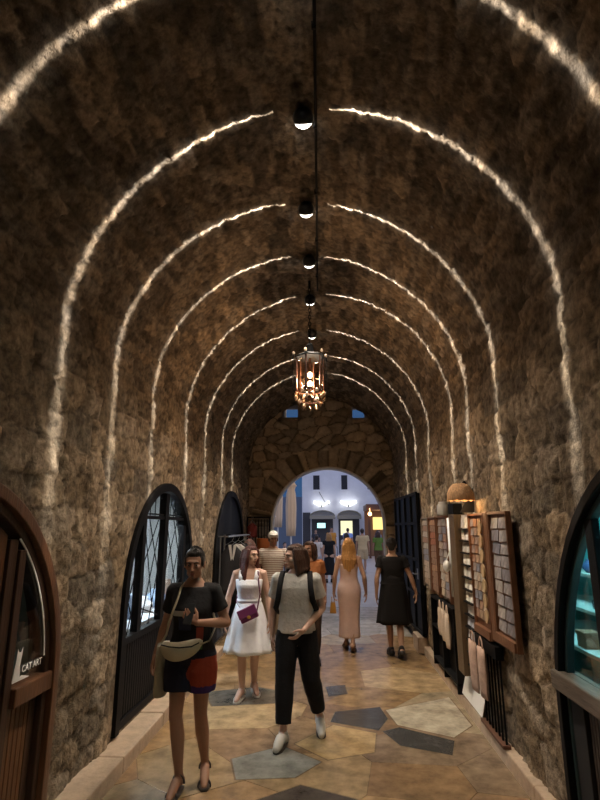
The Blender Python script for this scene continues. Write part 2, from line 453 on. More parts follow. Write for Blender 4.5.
def make_floor():
    rr = random.Random(21)
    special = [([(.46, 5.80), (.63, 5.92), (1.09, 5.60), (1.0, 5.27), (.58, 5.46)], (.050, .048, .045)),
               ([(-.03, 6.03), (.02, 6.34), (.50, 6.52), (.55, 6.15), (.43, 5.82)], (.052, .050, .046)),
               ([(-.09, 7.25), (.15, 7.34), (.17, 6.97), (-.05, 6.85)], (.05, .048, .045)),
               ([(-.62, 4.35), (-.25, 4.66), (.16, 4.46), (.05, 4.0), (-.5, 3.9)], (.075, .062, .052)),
               ([(-1.5, 6.95), (-.9, 7.2), (-.45, 6.95), (-.55, 6.6), (-1.3, 6.45)], (.13, .115, .095)),
               ([(.55, 6.42), (1.31, 6.91), (1.34, 6.0), (1.10, 5.68), (.62, 5.98)], (.42, .37, .28)),
               ([(-.35, 5.45), (.0, 5.95), (.40, 5.75), (.35, 5.30), (-.05, 5.12)], (.36, .25, .12)),
               ([(-.85, 5.1), (-.45, 5.4), (-.1, 5.08), (-.3, 4.78), (-.75, 4.72)], (.22, .22, .19))]
    pal = [(.31, .20, .10), (.29, .18, .09), (.27, .17, .09), (.25, .16, .09), (.33, .215, .115), (.31, .245, .16), (.24, .17, .11), (.29, .185, .09), (.34, .24, .13)]
    seeds = []
    y = YB
    while y < YE + THK:
        st = .62 + rr.random() * .2
        x = -1.9 + rr.random() * .5
        while x < 1.6:
            seeds.append((x + rr.uniform(-.16, .16), y + rr.uniform(-.2, .2))); x += .62 + rr.random() * .5
        y += st
    m = MB(); cols = []
    m.add([(-1.95, YB, -.006), (1.62, YB, -.006), (1.62, YE + THK, -.006), (-1.95, YE + THK, -.006)], [(0, 1, 2, 3)]); cols.append((.19, .135, .08))
    def slab(poly, c, z=0.0, g=.003):
        a = inset(poly, g); b = inset(poly, g + .006); k = len(a)
        V = [(x, y_, z - .012) for x, y_ in a] + [(x, y_, z - .0006) for x, y_ in a] + [(x, y_, z) for x, y_ in b]
        F = [tuple(range(2 * k, 3 * k))]
        for i in range(k):
            j = (i + 1) % k; F += [(i, j, k + j, k + i), (k + i, k + j, 2 * k + j, 2 * k + i)]
        m.add(V, F); cols.extend([c] * len(F))
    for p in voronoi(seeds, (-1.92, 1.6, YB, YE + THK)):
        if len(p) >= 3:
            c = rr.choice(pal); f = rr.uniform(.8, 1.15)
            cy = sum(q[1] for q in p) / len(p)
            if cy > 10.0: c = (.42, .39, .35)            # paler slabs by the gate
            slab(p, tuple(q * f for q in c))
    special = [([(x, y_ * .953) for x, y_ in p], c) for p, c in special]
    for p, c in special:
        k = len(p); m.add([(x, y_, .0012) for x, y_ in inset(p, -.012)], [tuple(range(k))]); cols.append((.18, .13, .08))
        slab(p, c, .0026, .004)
    # fold normals up
    me = m.mesh('floor')
    at = me.color_attributes.new('tint', 'FLOAT_COLOR', 'CORNER')
    arr = []
    for f, c in zip(me.polygons, cols): arr += [(*c, 1.)] * f.loop_total
    at.data.foreach_set('color', np.array(arr, np.float32).ravel())
    import bmesh
    bm = bmesh.new(); bm.from_mesh(me)
    for f in bm.faces:
        f.normal_update()
        if f.normal.z < -.1: f.normal_flip()
    bm.to_mesh(me); bm.free()
    o = finish('floor', me, M['floor'], fix=False); tag(o, kind='structure')
make_floor()
m = MB(); m.bx(-30, 30, YE + THK, 60, -.2, -.004); tag(m.build('pavement', M['pave']), kind='structure')
m = MB(); m.bx(-3.6, 3.4, YB - .2, YE + THK + .02, -.25, -.03); tag(m.build('ground', M['dark']), kind='structure')

# kerbs: rows of long limestone blocks in one run each
def kerb(name, side, inner, y0, y1, h=.12):
    m = MB(); y = y0; rr = random.Random(side + 5)
    while y < y1:
        e = min(y1, y + rr.uniform(.9, 1.5)); o_ = wx(side, 0) + side * .10; dz = rr.uniform(-.004, .004)
        m.bx(min(inner, o_), max(inner, o_), y + .003, e - .003, -.03, h + dz); y = e
    tag(m.build(name, M['kerb'], bevel=.012), kind='structure')
kerb('kerb_left', -1, -1.645, YB, 8.5); kerb('kerb_right', 1, 1.385, YB, 8.6)

# ------------------------------------------------------------------ camera
cam = bpy.data.cameras.new('camera'); co = bpy.data.objects.new('camera', cam); COL.objects.link(co)
cam.sensor_fit = 'VERTICAL'; cam.sensor_height = 36; cam.lens = 520 / 800 * 36; cam.clip_end = 200
P_, YAW, ROLL = .2396, .0562, -.0017
cy, sy, cp, sp = math.cos(YAW), math.sin(YAW), math.cos(P_), math.sin(P_)
f_ = Vector((-sy * cp, cy * cp, sp)); r_ = Vector((cy, sy, 0)); u_ = r_.cross(f_)
rr_ = r_ * math.cos(ROLL) + u_ * math.sin(ROLL); uu_ = u_ * math.cos(ROLL) - r_ * math.sin(ROLL)
mx = Matrix((rr_, uu_, -f_)).transposed().to_4x4(); mx.translation = (0, 0, 1.87)
co.matrix_world = mx; SC.camera = co

# ------------------------------------------------------------------ sky and lights
w = bpy.data.worlds.new('dusk'); SC.world = w; w.use_nodes = True; nt = w.node_tree
bg = nt.nodes['Background']
tc = nd(nt, 'ShaderNodeTexCoord'); sx = nd(nt, 'ShaderNodeSeparateXYZ'); nt.links.new(tc.outputs['Generated'], sx.inputs[0])
# brighter afterglow behind the viewer (-y) and overhead, deep blue beyond the piazza (+y)
ma = nd(nt, 'ShaderNodeMath', operation='MULTIPLY'); ma.inputs[1].default_value = .5; nt.links.new(sx.outputs['Y'], ma.inputs[0])
mb_ = nd(nt, 'ShaderNodeMath', operation='SUBTRACT'); mb_.inputs[0].default_value = .5; nt.links.new(ma.outputs[0], mb_.inputs[1])
cr = nd(nt, 'ShaderNodeValToRGB'); cr.color_ramp.elements[0].color = (.09, .22, .50, 1); cr.color_ramp.elements[0].position = .03
cr.color_ramp.elements[1].color = (.95, 1.05, 1.6, 1); cr.color_ramp.elements[1].position = .5
nt.links.new(mb_.outputs[0], cr.inputs[0]); nt.links.new(cr.outputs[0], bg.inputs[0]); bg.inputs[1].default_value = .40

def light(name, kind, loc, energy, col=(1, 1, 1), size=.05, rot=None, **kw):
    l = bpy.data.lights.new(name, kind); l.energy = energy; l.color = col
    if kind in ('POINT', 'SPOT'): l.shadow_soft_size = size
    for k, v in kw.items(): setattr(l, k, v)
    o = bpy.data.objects.new(name, l); COL.objects.link(o); o.location = loc
    if rot: o.rotation_euler = rot
    return o
def blade(loc, n, energy, col):
    """a vault lamp's blade of light: a thin sheet thrown sideways across the vault"""
    o = light('blade_light', 'POINT', loc, energy, col, 0.0); l = o.data; l.use_nodes = True; t = l.node_tree
    em = [q for q in t.nodes if q.type == 'EMISSION'][0]
    g = nd(t, 'ShaderNodeNewGeometry')
    n = Vector(n).normalized()
    dt = nd(t, 'ShaderNodeVectorMath', operation='DOT_PRODUCT'); dt.inputs[1].default_value = n
    t.links.new(g.outputs['Incoming'], dt.inputs[0])
    def M_(op, a, b=None):
        q = nd(t, 'ShaderNodeMath', operation=op)
        for i, s in enumerate((a, b)):
            if s is None: continue
            if isinstance(s, (int, float)): q.inputs[i].default_value = s
            else: t.links.new(s, q.inputs[i])
        return q.outputs[0]
    core = M_('EXPONENT', M_('MULTIPLY', M_('POWER', M_('ABSOLUTE', M_('DIVIDE', dt.outputs['Value'], .0215)), 2.6), -1.0))
    halo = M_('MULTIPLY', M_('EXPONENT', M_('MULTIPLY', M_('POWER', M_('ABSOLUTE', M_('DIVIDE', dt.outputs['Value'], .06)), 1.4), -1.0)), .06)
    s_ = nd(t, 'ShaderNodeSeparateXYZ'); t.links.new(g.outputs['Incoming'], s_.inputs[0])
    mr = nd(t, 'ShaderNodeMapRange', interpolation_type='SMOOTHSTEP')      # fades towards the foot of the walls
    for i, q in enumerate((-.97, -.84, 0., 1.)): mr.inputs[i + 1].default_value = q
    t.links.new(s_.outputs['Z'], mr.inputs[0])
    mr2 = nd(t, 'ShaderNodeMapRange', interpolation_type='SMOOTHSTEP')     # shuttered above the lamp
    for i, q in enumerate((.0, .50, 1., .05)): mr2.inputs[i + 1].default_value = q
    t.links.new(s_.outputs['Z'], mr2.inputs[0])
    tot = M_('MULTIPLY', M_('MULTIPLY', M_('ADD', core, halo), mr.outputs[0]), mr2.outputs[0])
    t.links.new(tot, em.inputs['Strength'])
    return o
TAU = -.0306
YK = [2.233, 3.304, 4.464, 5.459, 6.453, 7.747, 8.983, 10.041]
SG = [-.0019, -.0697, .0523, .04, -.1303, -.0016, -.0262, .0231]
LX = [-.14, -.155, -.185, -.195, -.225, -.24, -.22, -.2]
WARM = (1, .86, .70)
LPOS = ['above the top of the picture', 'the largest in view', 'second largest', 'third largest', 'beside the lantern chain', 'right above the lantern', 'hidden by the lantern', 'farthest of the row']
for k in range(8):
    z = 4.80; y = YK[k] + TAU * (z - 1.87) + SG[k] * (LX[k])
    c = (LX[k], y, z)
    root = empty('vault_lamp', c)
    tag(root, 'black dome lamp with glowing lens on the vault crown, ' + LPOS[k], 'ceiling lamp', 'dome lamps along the vault crown')
    ax = Vector((0, .72, -.69)).normalized(); ex, ey, ez = basis(ax); RL = Matrix((ex, ey, ez)).transposed()
    m = MB(); rb = .076
    m.loft([[Vector(c) + RL @ Vector((rb * math.sin(t) * math.cos(2 * PI * j / 28), rb * math.sin(t) * math.sin(2 * PI * j / 28), rb * math.cos(t))) for j in range(28)]
            for t in [math.radians(q) for q in (60, 75, 90, 105, 120, 135, 150, 165, 178)]])
    m.tube([(c[0], c[1], c[2] + .05), (c[0], c[1], c[2] + .15)], .03, 16)
    m.build('housing', mat('lamp_black', (.012, .013, .016), .3), root, c, smooth=True)
    m = MB()
    m.loft([[Vector(c) + RL @ Vector((rb * .985 * math.sin(t) * math.cos(2 * PI * j / 28), rb * .985 * math.sin(t) * math.sin(2 * PI * j / 28), rb * .985 * math.cos(t))) for j in range(28)]
            for t in [math.radians(q) for q in (2, 15, 30, 45, 61)]])
    m.build('lens', M['lens'], root, c, smooth=True)
    n = (-SG[k], 1, -TAU)
    blade((c[0], c[1], z - .094), n, 600, (1, .92, .81))
    light('downlight', 'SPOT', (c[0], c[1], z - .12), (45, 100, 185, 200, 200, 200, 200, 200)[k], WARM, .05, (0, 0, 0), spot_size=1.75, spot_blend=1.0)
m = MB(); m.tube([(-.04 - .019 * (y - 2), y, ZS + ZR - .065) for y in np.arange(-1.5, 6.3, .4)], .011, 8)
for y in np.arange(-1.5, 6.2, .8): m.bx(-.045 - .019 * (y - 2) - .014, -.045 - .019 * (y - 2) + .014, y - .012, y + .012, ZS + ZR - .082, ZS + ZR - .04)
tag(m.build('electric_conduit', M['black'], smooth=True), 'thin black cable conduit running along the crown of the vault', 'conduit')

SC.view_settings.view_transform = 'Standard'; SC.view_settings.look = 'None'; SC.view_settings.gamma = 1
SC.view_settings.use_curve_mapping = False; SC.view_settings.exposure = 0.0
SC.cycles.use_denoising = True; SC.cycles.max_bounces = 6; SC.cycles.diffuse_bounces = 4; SC.cycles.sample_clamp_indirect = 4
# ================================================================== doors and shop rooms
TL, TR = TW(-1), TW(1)
M['room'] = mat('shop_room_plaster', (.34, .33, .31), .9)
M['teal'] = mat('shop_room_teal', (.10, .42, .44), .8, bump=.2, bscale=6, var=.35, vscale=2.5, stretch=(1, 1, 5))
M['steel'] = mat('brushed_steel', (.35, .37, .4), .35, metal=.9)
def room(name, T, y0, y1, z0, z1, depth, m_):
    """a shop room behind the wall, open towards the tunnel"""
    m = MB(); a, b = -.10, -depth; t = .05
    m.bx(y0 - t, y1 + t, z0 - t, z1 + t, b - t, b, T=lambda u, v, n: T(u, v, n))
    m.bx(y0 - t, y0, z0, z1, b, a, T=lambda u, v, n: T(u, v, n)); m.bx(y1, y1 + t, z0, z1, b, a, T=lambda u, v, n: T(u, v, n))
    m.bx(y0, y1, z1, z1 + t, b, a, T=lambda u, v, n: T(u, v, n)); m.bx(y0, y1, z0 - t, z0, b, a, T=lambda u, v, n: T(u, v, n))
    tag(m.build(name, m_), kind='structure')
def reveal(m, d, T, n0, n1, t=.05):
    A = arch(*d[1:6], ins=0.0); Bc = arch(d[1], d[2] + t, d[3], d[4] + t, d[5]); m.band(A, Bc, n0, n1, T)
def ztop(d, y, ins):
    u = min(1, abs(y - d[1]) / (d[2] - ins)); return d[3] + (d[4] - ins) * math.sqrt(max(0, 1 - u * u))
def clip_quad(m, d, T, y0, y1, z0, n0, n1, ins, mi=0, k=10, zmax=9):
    """a leaf region from y0..y1, z0 up to the arch (or zmax)"""
    ys = [y0 + (y1 - y0) * i / k for i in range(k + 1)]
    m.band([(y, z0) for y in ys], [(y, max(z0 + .001, min(zmax, ztop(d, y, ins)))) for y in ys], n0, n1, T, mi)

# ---- the timber shop door at the left, with its lettering
d = DOORS['d1']; o1 = Vector(TL(d[1], d[5], 0))
root = empty('door_1', o1); tag(root, kind='structure')
m = MB(); m.band(arch(*d[1:6], ins=.062), arch(d[1], d[2] + .012, d[3], d[4] + .012, d[5]), -.16, .03, TL); m.build('frame', M['wood'], root, o1, bevel=.006)
m = MB(); m.band(arch(*d[1:6], ins=.115), arch(*d[1:6], ins=.062), -.13, -.008, TL); m.build('inner_frame', M['darkwood'], root, o1, bevel=.006)
m = MB(); m.bx(3.29, 3.36, d[5], ztop(d, 3.33, .14), -.12, -.012, T=TL); m.bx(3.20, 3.29, d[5], ztop(d, 3.25, .14), -.14, -.03, T=TL); m.build('mullion', M['darkwood'], root, o1, bevel=.005)
m = MB(); m.bx(3.36, 3.81, .84, .95, -.12, .02, T=TL); m.build('sill_beam', M['wood'], root, o1, bevel=.01)
m = MB(); y = 3.37
while y < 3.66:
    m.bx(y + .003, y + .047, d[5], .84, -.10, -.055, T=TL); y += .05
m.bx(3.37, 3.66, d[5], .84, -.115, -.10, T=TL); m.build('plank_panel', M['wood'], root, o1, bevel=.004)
m = MB(); m.bx(3.66, 3.80, d[5], .84, -.12, -.05, T=TL); m.build('side_post', M['darkwood'], root, o1, bevel=.004)
m = MB(); clip_quad(m, d, TL, 3.36, 3.765, .95, -.026, -.020, .11); m.build('glass_pane', M['glass'], root, o1)
m = MB()   # reflection of the arch edge, modelled as a pale strip on the pane
C1 = [(d[1] + (d[2] - .130) * math.cos(t), d[3] + (d[4] - .130) * math.sin(t)) for t in np.linspace(.14, .93, 16)]
C2 = [(d[1] + (d[2] - .119) * math.cos(t), d[3] + (d[4] - .119) * math.sin(t)) for t in np.linspace(.14, .93, 16)]
m.band(C1, C2, -.020, -.012, TL); m.build('pane_reflection', mat('pale_reflection', (.75, .75, .72), .3), root, o1)
m = MB(); yy = 1.36                                              # the planked leaf nearest the viewer
while yy < 3.18:
    clip_quad(m, d, TL, yy + .004, min(yy + .128, 3.2), d[5], -.11, -.05, .15, k=3); yy += .132
m.build('plank_leaf', M['wood'], root, o1, bevel=.004)
def text_on(name, body, size, at, side, mt, parent, org, n):
    cu = bpy.data.curves.new(name, 'FONT'); cu.body = body; cu.size = size; cu.extrude = .002; cu.align_x = 'LEFT'
    t = bpy.data.objects.new('text_tmp', cu); COL.objects.link(t)
    dg = bpy.context.evaluated_depsgraph_get(); dg.update(); me = bpy.data.meshes.new_from_object(t.evaluated_get(dg)); bpy.data.objects.remove(t)
    for v in me.vertices:
        x, y, z = v.co
        p = (TL(at[0] + x, at[1] + y, n + z) if side < 0 else TR(at[0] - x, at[1] + y, n + z))
        v.co = Vector(p) - Vector(org)
    me.name = name; return finish(name, me, mt, parent)
M['decal'] = mat('white_decal', (.8, .8, .78), .6)
text_on('lettering', 'CAT ART', .056, (3.468, 1.012), -1, M['decal'], root, o1, -.0195)
m = MB()   # white sitting cat on the pane, cut in film
cat = [(3.372, .972), (3.452, .972), (3.447, 1.01), (3.440, 1.05), (3.446, 1.09), (3.452, 1.115), (3.455, 1.16), (3.438, 1.135), (3.418, 1.135), (3.400, 1.158), (3.396, 1.115), (3.392, 1.08), (3.382, 1.05), (3.374, 1.01)]
m.prism(cat, -.0205, -.0175, TL); m.prism([(3.452, .972), (3.56, .972), (3.52, .985), (3.47, .998), (3.447, .99)], -.0205, -.0175, TL)
m.build('cat_decal', M['decal'], root, o1)
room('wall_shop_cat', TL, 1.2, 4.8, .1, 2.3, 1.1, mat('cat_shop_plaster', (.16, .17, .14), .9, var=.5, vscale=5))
light('shop_lamp', 'AREA', TL(3.5, 2.2, -.6), 1.6, (.8, .95, .85), rot=(0, 0, 0), size=.4)

# ---- black metal shop gate on the left
d = DOORS['d2']; o2 = Vector(TL(d[1], d[5], 0)); root = empty('door_2', o2); tag(root, kind='structure')
m = MB(); m.band(arch(*d[1:6], ins=.06), arch(d[1], d[2] + .035, d[3], d[4] + .035, d[5]), -.12, .03, TL); m.build('frame', M['black'], root, o2, bevel=.005)
RZ = .86
m = MB(); clip_quad(m, d, TL, d[1] - 1.11, d[1] + 1.11, RZ - .03, -.06, .005, .07, zmax=RZ + .035); m.bx(d[1] - 1.1, d[1] + 1.1, d[5], d[5] + .07, -.06, .0, T=TL); m.build('rail', M['black'], root, o2, bevel=.004)
m = MB(); clip_quad(m, d, TL, d[1] - 1.06, d[1] + .95, 1.955, -.05, -.01, .07, zmax=1.99); clip_quad(m, d, TL, d[1] - .93, d[1] + .93, 2.0, -.045, -.02, .07, zmax=2.015); m.build('transom', M['black'], root, o2)
m = MB(); yy = d[1] - 1.10
while yy < d[1] + 1.08:
    m.bx(yy, yy + .055, d[5] + .05, RZ - .02, -.05, -.025, T=TL); yy += .062
m.bx(d[1] - 1.1, d[1] + 1.1, d[5] + .05, RZ, -.06, -.05, T=TL); m.build('lower_panel', M['black'], root, o2, bevel=.004)
for y_, w_ in ((5.44, .10), (6.16, .13), (6.98, .10)):
    m = MB(); m.bx(y_, y_ + w_, RZ, ztop(d, y_ + w_ / 2, .08), -.07, .0, T=TL); m.build('mullion', M['black'], root, o2, bevel=.004)
def rbar(m, T, p, q, n, r=.006): m.tube([T(p[0], p[1], n), T(q[0], q[1], n)], r, 6)
m = MB()
for (y0, z0, y1, z1) in [(5.14, 1.3, 5.44, .92), (5.12, 1.0, 5.44, 1.55), (5.25, .9, 5.44, 1.3), (5.3, 1.75, 5.44, 1.2), (5.54, 1.95, 5.95, 1.05), (5.54, 1.45, 6.0, 1.95), (5.60, .9, 6.05, 1.85), (5.7, 1.95, 6.14, 1.3), (5.54, 1.1, 6.14, .95), (5.85, .9, 6.14, 1.6),
                         (6.3, 1.95, 6.9, 1.0), (6.3, 1.3, 6.75, 1.95), (6.45, .9, 6.95, 1.8), (6.3, .95, 6.98, 1.25), (6.6, 1.95, 6.97, 1.4)]:
    rbar(m, TL, (y0, z0), (y1, z1), -.03)
m.build('grille_bars', M['black'], root, o2)
m = MB()
for y_ in (5.7, 5.86, 6.02, 6.42, 6.56, 6.7, 6.84): rbar(m, TL, (y_, 1.99), (y_, ztop(d, y_, .09)), -.03)
m.build('top_bars', M['black'], root, o2)
m = MB(); clip_quad(m, d, TL, d[1] - 1.1, d[1] + 1.1, RZ, -.092, -.086, .06, k=24); m.build('glass_pane', M['glass'], root, o2)
m = MB(); m.tube([TL(6.62, .86, .02), TL(6.62, .86, .07), TL(6.62, 1.04, .07), TL(6.62, 1.04, .02)], .012, 8); m.build('handle', M['steel'], root, o2)
room('wall_shop_gate', TL, 4.93, 8.5, .1, 2.45, 1.3, M['room'])
light('shop_lamp', 'AREA', TL(6.9, 2.38, -.55), 95, (.72, .88, 1), rot=(0, 0, 0), size=.9)
# goods seen behind the grille
m = MB(); m.bx(5.0, 8.4, .80, .84, -1.0, -.25, T=TL); tag(m.build('display_counter', mat('pale_counter', (.6, .62, .66), .5), org=TL(6.2, .8, -.6)), 'long pale display counter behind the black metal gate', 'counter')
cream = mat('pale_goods', (.75, .74, .72), .7); bluegoods = mat('blue_grey_goods', (.28, .36, .48), .6); rose = mat('rose_goods', (.5, .25, .2), .6); brn = mat('brown_goods', (.2, .13, .09), .6)
specs = [(5.85, .34, .16, .28, cream, 'pale rounded sack standing first on the counter behind the black gate'), (6.6, .22, .26, .24, bluegoods, 'blue-grey tall sack beside the thick gate post'),
         (7.05, .26, .18, .26, cream, 'wide pale sack in the middle of the gate window'), (7.55, .30, .22, .26, bluegoods, 'low blue-grey sack right of the middle gate post'), (8.05, .24, .3, .22, brn, 'brown tall sack near the far end of the gate window')]
for i, (y_, w_, h_, dd, mt, lb) in enumerate(specs):
    c = TL(y_, .84, -.5); m = MB()
    m.lathe([(w_ * .40, .0), (w_ * .5, h_ * .25), (w_ * .48, h_ * .6), (w_ * .2, h_ * .85), (w_ * .24, h_), (w_ * .1, h_ + .003)], c, 18)
    tag(m.build('merchandise_sack', mt, org=c, smooth=True), lb, 'sack')
for i, (y_, z_, w_, h_, mt, lb) in enumerate([(6.6, 1.18, .3, .62, rose, 'rose framed print hung near the start of the gate window'), (7.2, 1.25, .34, .6, cream, 'cream framed print hung on the shop back wall'), (7.75, 1.2, .4, .7, bluegoods, 'blue-grey framed print deep in the gate shop'), (8.25, 1.2, .3, .6, cream, 'narrow pale framed print at the far side of the gate shop')]):
    o = Vector(TL(y_, z_, -1.29)); r_e = empty('framed_print', o); tag(r_e, lb, 'picture')
    m = MB(); m.bx(y_ - w_ / 2, y_ + w_ / 2, z_, z_ + h_, -1.295, -1.275, T=TL); m.build('print', mt, r_e, o)
    m = MB(); k = .025
    for a in ((y_ - w_ / 2 - k, y_ - w_ / 2, z_ - k, z_ + h_ + k), (y_ + w_ / 2, y_ + w_ / 2 + k, z_ - k, z_ + h_ + k), (y_ - w_ / 2, y_ + w_ / 2, z_ - k, z_), (y_ - w_ / 2, y_ + w_ / 2, z_ + h_, z_ + h_ + k)):
        m.bx(*a, -1.295, -1.265, T=TL)
    m.build('frame', M['black'], r_e, o)

# ---- dark doorway farther on
d = DOORS['d3']; o3 = Vector(TL(d[1], d[5], 0)); root = empty('door_3', o3); tag(root, kind='structure')
m = MB(); m.band(arch(*d[1:6], ins=.07), arch(d[1], d[2] + .035, d[3], d[4] + .035, d[5]), -.12, .03, TL); m.build('frame', M['black'], root, o3, bevel=.005)
m = MB(); m.bx(8.98, 9.40, .05, ztop(d, 9.15, .1), -.06, -.02, T=TL); m.build('leaf', M['black'], root, o3, bevel=.004)
m = MB(); clip_quad(m, d, TL, d[1] - 1.3, d[1] + 1.3, 1.74, -.06, -.01, .07, k=20); m.build('fanlight_panel', M['black'], root, o3)
m = MB(); m.tube([TL(9.33, .3, .005), TL(9.33, 1.7, .005)], .014, 8); m.tube([TL(9.85, .1, -.03), TL(9.85, 1.75, -.03)], .02, 8); m.build('edge_bars', M['steel'], root, o3)
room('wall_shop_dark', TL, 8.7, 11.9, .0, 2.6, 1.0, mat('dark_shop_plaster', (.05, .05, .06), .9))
light('shop_lamp', 'AREA', TL(10.0, 2.4, -.5), 2.5, (.7, .8, 1), rot=(0, 0, 0), size=.4)
def garment(name, lb, c, w, h, yaw, mt, collar=None):
    """a garment on a hanger; c is the hook point"""
    r_e = empty(name, c, yaw); tag(r_e, lb, 'garment')
    m = MB(); rings = []
    for t in np.linspace(0, 1, 9):
        ww = w * (.28 + .72 * min(1, t * 5)) / 2 * (1 + .12 * t); dd = .05 * (.6 + .5 * min(1, t * 4))
        rings.append([(ww * math.cos(a) * (1 + .04 * math.sin(5 * a)), dd * math.sin(a) * (1 + .25 * math.sin(6 * a + 3 * t)), -.09 - t * h) for a in [2 * PI * j / 24 for j in range(24)]])
    m.loft(rings); m.build('cloth', mt, r_e, smooth=True)
    m = MB(); m.tube([(0, 0, .0), (.02, 0, .02), (.02, 0, .045), (-.01, 0, .05), (-.012, 0, .03)], .004, 6); m.tube([(-w * .36, 0, -.11), (0, 0, -.02), (w * .36, 0, -.11)], .006, 6); m.tube([(0, 0, -.02), (0, 0, .0)], .004, 6); m.build('hanger', M['steel'], r_e)
    if collar:
        m = MB(); m.prism([(-.07, -.08), (-.02, -.08), (.0, -.30), (-.02, -.34)], -.062, -.05, lambda u, v, n: (u, n, v)); m.prism([(.07, -.08), (.02, -.08), (.0, -.30), (.02, -.34)], -.062, -.05, lambda u, v, n: (u, n, v)); m.build('collar', collar, r_e)
    return r_e
mdark = mat('dark_cloth', (.03, .03, .035), .9, bump=.4, bscale=20); mwht = mat('white_cloth', (.7, .69, .66), .85, bump=.4, bscale=20); mred = mat('dark_red_cloth', (.22, .035, .03), .85, bump=.4, bscale=20)
mpink = mat('faded_pink_cloth', (.55, .33, .30), .85, bump=.4, bscale=20)
m = MB(); m.tube([(-1.68, 8.75, 1.72), (-1.68, 11.0, 1.72)], .014, 8)
for y_ in (8.77, 10.98): m.tube([(-1.68, y_, 1.72), (-2.05, y_, 1.72)], .012, 8)
tag(m.build('clothes_rail', M['steel'], org=(-1.7, 9.9, 1.72)), 'thin steel clothes rail across the dark arched doorway', 'clothes rail')
garment('hanging_garment', 'dark jacket with pale V-shaped collar hanging in the dark doorway', (-1.68, 9.15, 1.66), .42, .8, .25, mdark, mwht)
garment('hanging_garment', 'pale grey top hanging high in the dark arched doorway', (-1.68, 9.75, 1.66), .36, .5, .3, mwht)
garment('hanging_garment', 'long near-black dress hanging at the doorway far side', (-1.68, 10.4, 1.66), .40, 1.1, .3, mdark)

# ---- barred iron gate leaf folded in front of the left jamb, with hung scarves
GY = 11.85
root = empty('barred_gate', (-1.62, GY, 0)); tag(root, 'black barred iron gate leaf standing beside the left jamb of the end arch', 'gate')
m = MB()
for a in ((-1.86, -1.825, .1, 2.1), (-1.365, -1.33, .1, 2.1)): m.bx(a[0], a[1], GY - .02, GY + .02, a[2] - .1, a[3])
for z_ in (.12, 1.0, 2.065): m.bx(-1.86, -1.33, GY - .018, GY + .018, z_, z_ + .035)
m.build('gate_frame', M['gatemetal'], root, (-1.62, GY, 0), bevel=.003)
for i in range(7):
    x_ = -1.79 + i * .065
    m = MB(); m.tube([(x_, GY, .14), (x_, GY, 2.04)], .010, 8); m.build('bar', M['gatemetal'], root, (-1.62, GY, 0), smooth=True)
garment('hanging_scarf', 'dark red garment hung high on the barred gate', (-1.72, GY - .13, 2.04), .20, .30, 0, mred)
garment('hanging_scarf', 'faded pink top hung on the barred gate below dark red one', (-1.74, GY - .32, 1.72), .26, .5, .1, mpink)
garment('hanging_scarf', 'dark red bundle hung low on the barred gate', (-1.56, GY - .12, 1.55), .20, .3, 0, mred)
c = (-1.44, GY - .3, 0); root = empty('basket_stand', c); tag(root, 'orange woven basket on a thin dark stand by the barred gate', 'basket')
m = MB(); m.lathe([(.10, 1.40), (.14, 1.48), (.15, 1.62), (.155, 1.63), (.145, 1.63), (.13, 1.48), (.09, 1.42)], c, 24); m.build('basket', mat('orange_basket', (.55, .16, .04), .7, bump=.6, bscale=60), root, c, smooth=True)
m = MB(); m.tube([(c[0], c[1], .02), (c[0], c[1], 1.41)], .014, 8); m.lathe([(.13, 0), (.13, .015), (.02, .03)], c, 20); m.build('stand', M['black'], root, c)

# ---- black gate leaf lying open along the right wall
root_o = Vector((1.36, 9.7, 0)); root = empty('iron_gate', root_o); tag(root, 'tall black panelled iron gate leaf folded open along the right wall', 'gate')
def TG(u, v, n):  # u 0..1 along the leaf, v height, n into the tunnel
    a = Vector((1.43, 8.55)); b = Vector((1.36, 10.9)); p = a + (b - a) * u
    return (p.x - n, p.y, v)
m = MB(); m.bx(0, 1, .28, 2.40, 0, .03, T=TG); m.build('sheet', M['gatemetal'], root, root_o)
m = MB()
for u in (0, .235, .49, .745, .975): m.bx(u, u + .025, .26, 2.42, .03, .06, T=TG)
for v in (.26, .8, 1.33, 1.9, 2.37): m.bx(0, 1, v, v + .05, .03, .058, T=TG)
m.build('gate_frame', M['black'], root, root_o, bevel=.004)
for v in (.45, 1.25, 2.1):
    m = MB(); m.tube([TG(1.0, v, .0), TG(1.0, v + .14, .0)], .022, 10); m.build('hinge', M['steel'], root, root_o)
m = MB(); m.tube([TG(.06, 1.15, .06), TG(.06, 1.15, .11), TG(.13, 1.15, .11)], .011, 8); m.bx(.045, .075, 1.07, 1.23, .06, .068, T=TG); m.build('latch', M['steel'], root, root_o)
m = MB(); m.bx(1.30, 1.48, 8.62, 9.1, .0, .24); m.bx(1.22, 1.45, 10.95, 11.5, .0, .22); tag(m.build('trim_2', M['kerb'], bevel=.015), kind='structure')

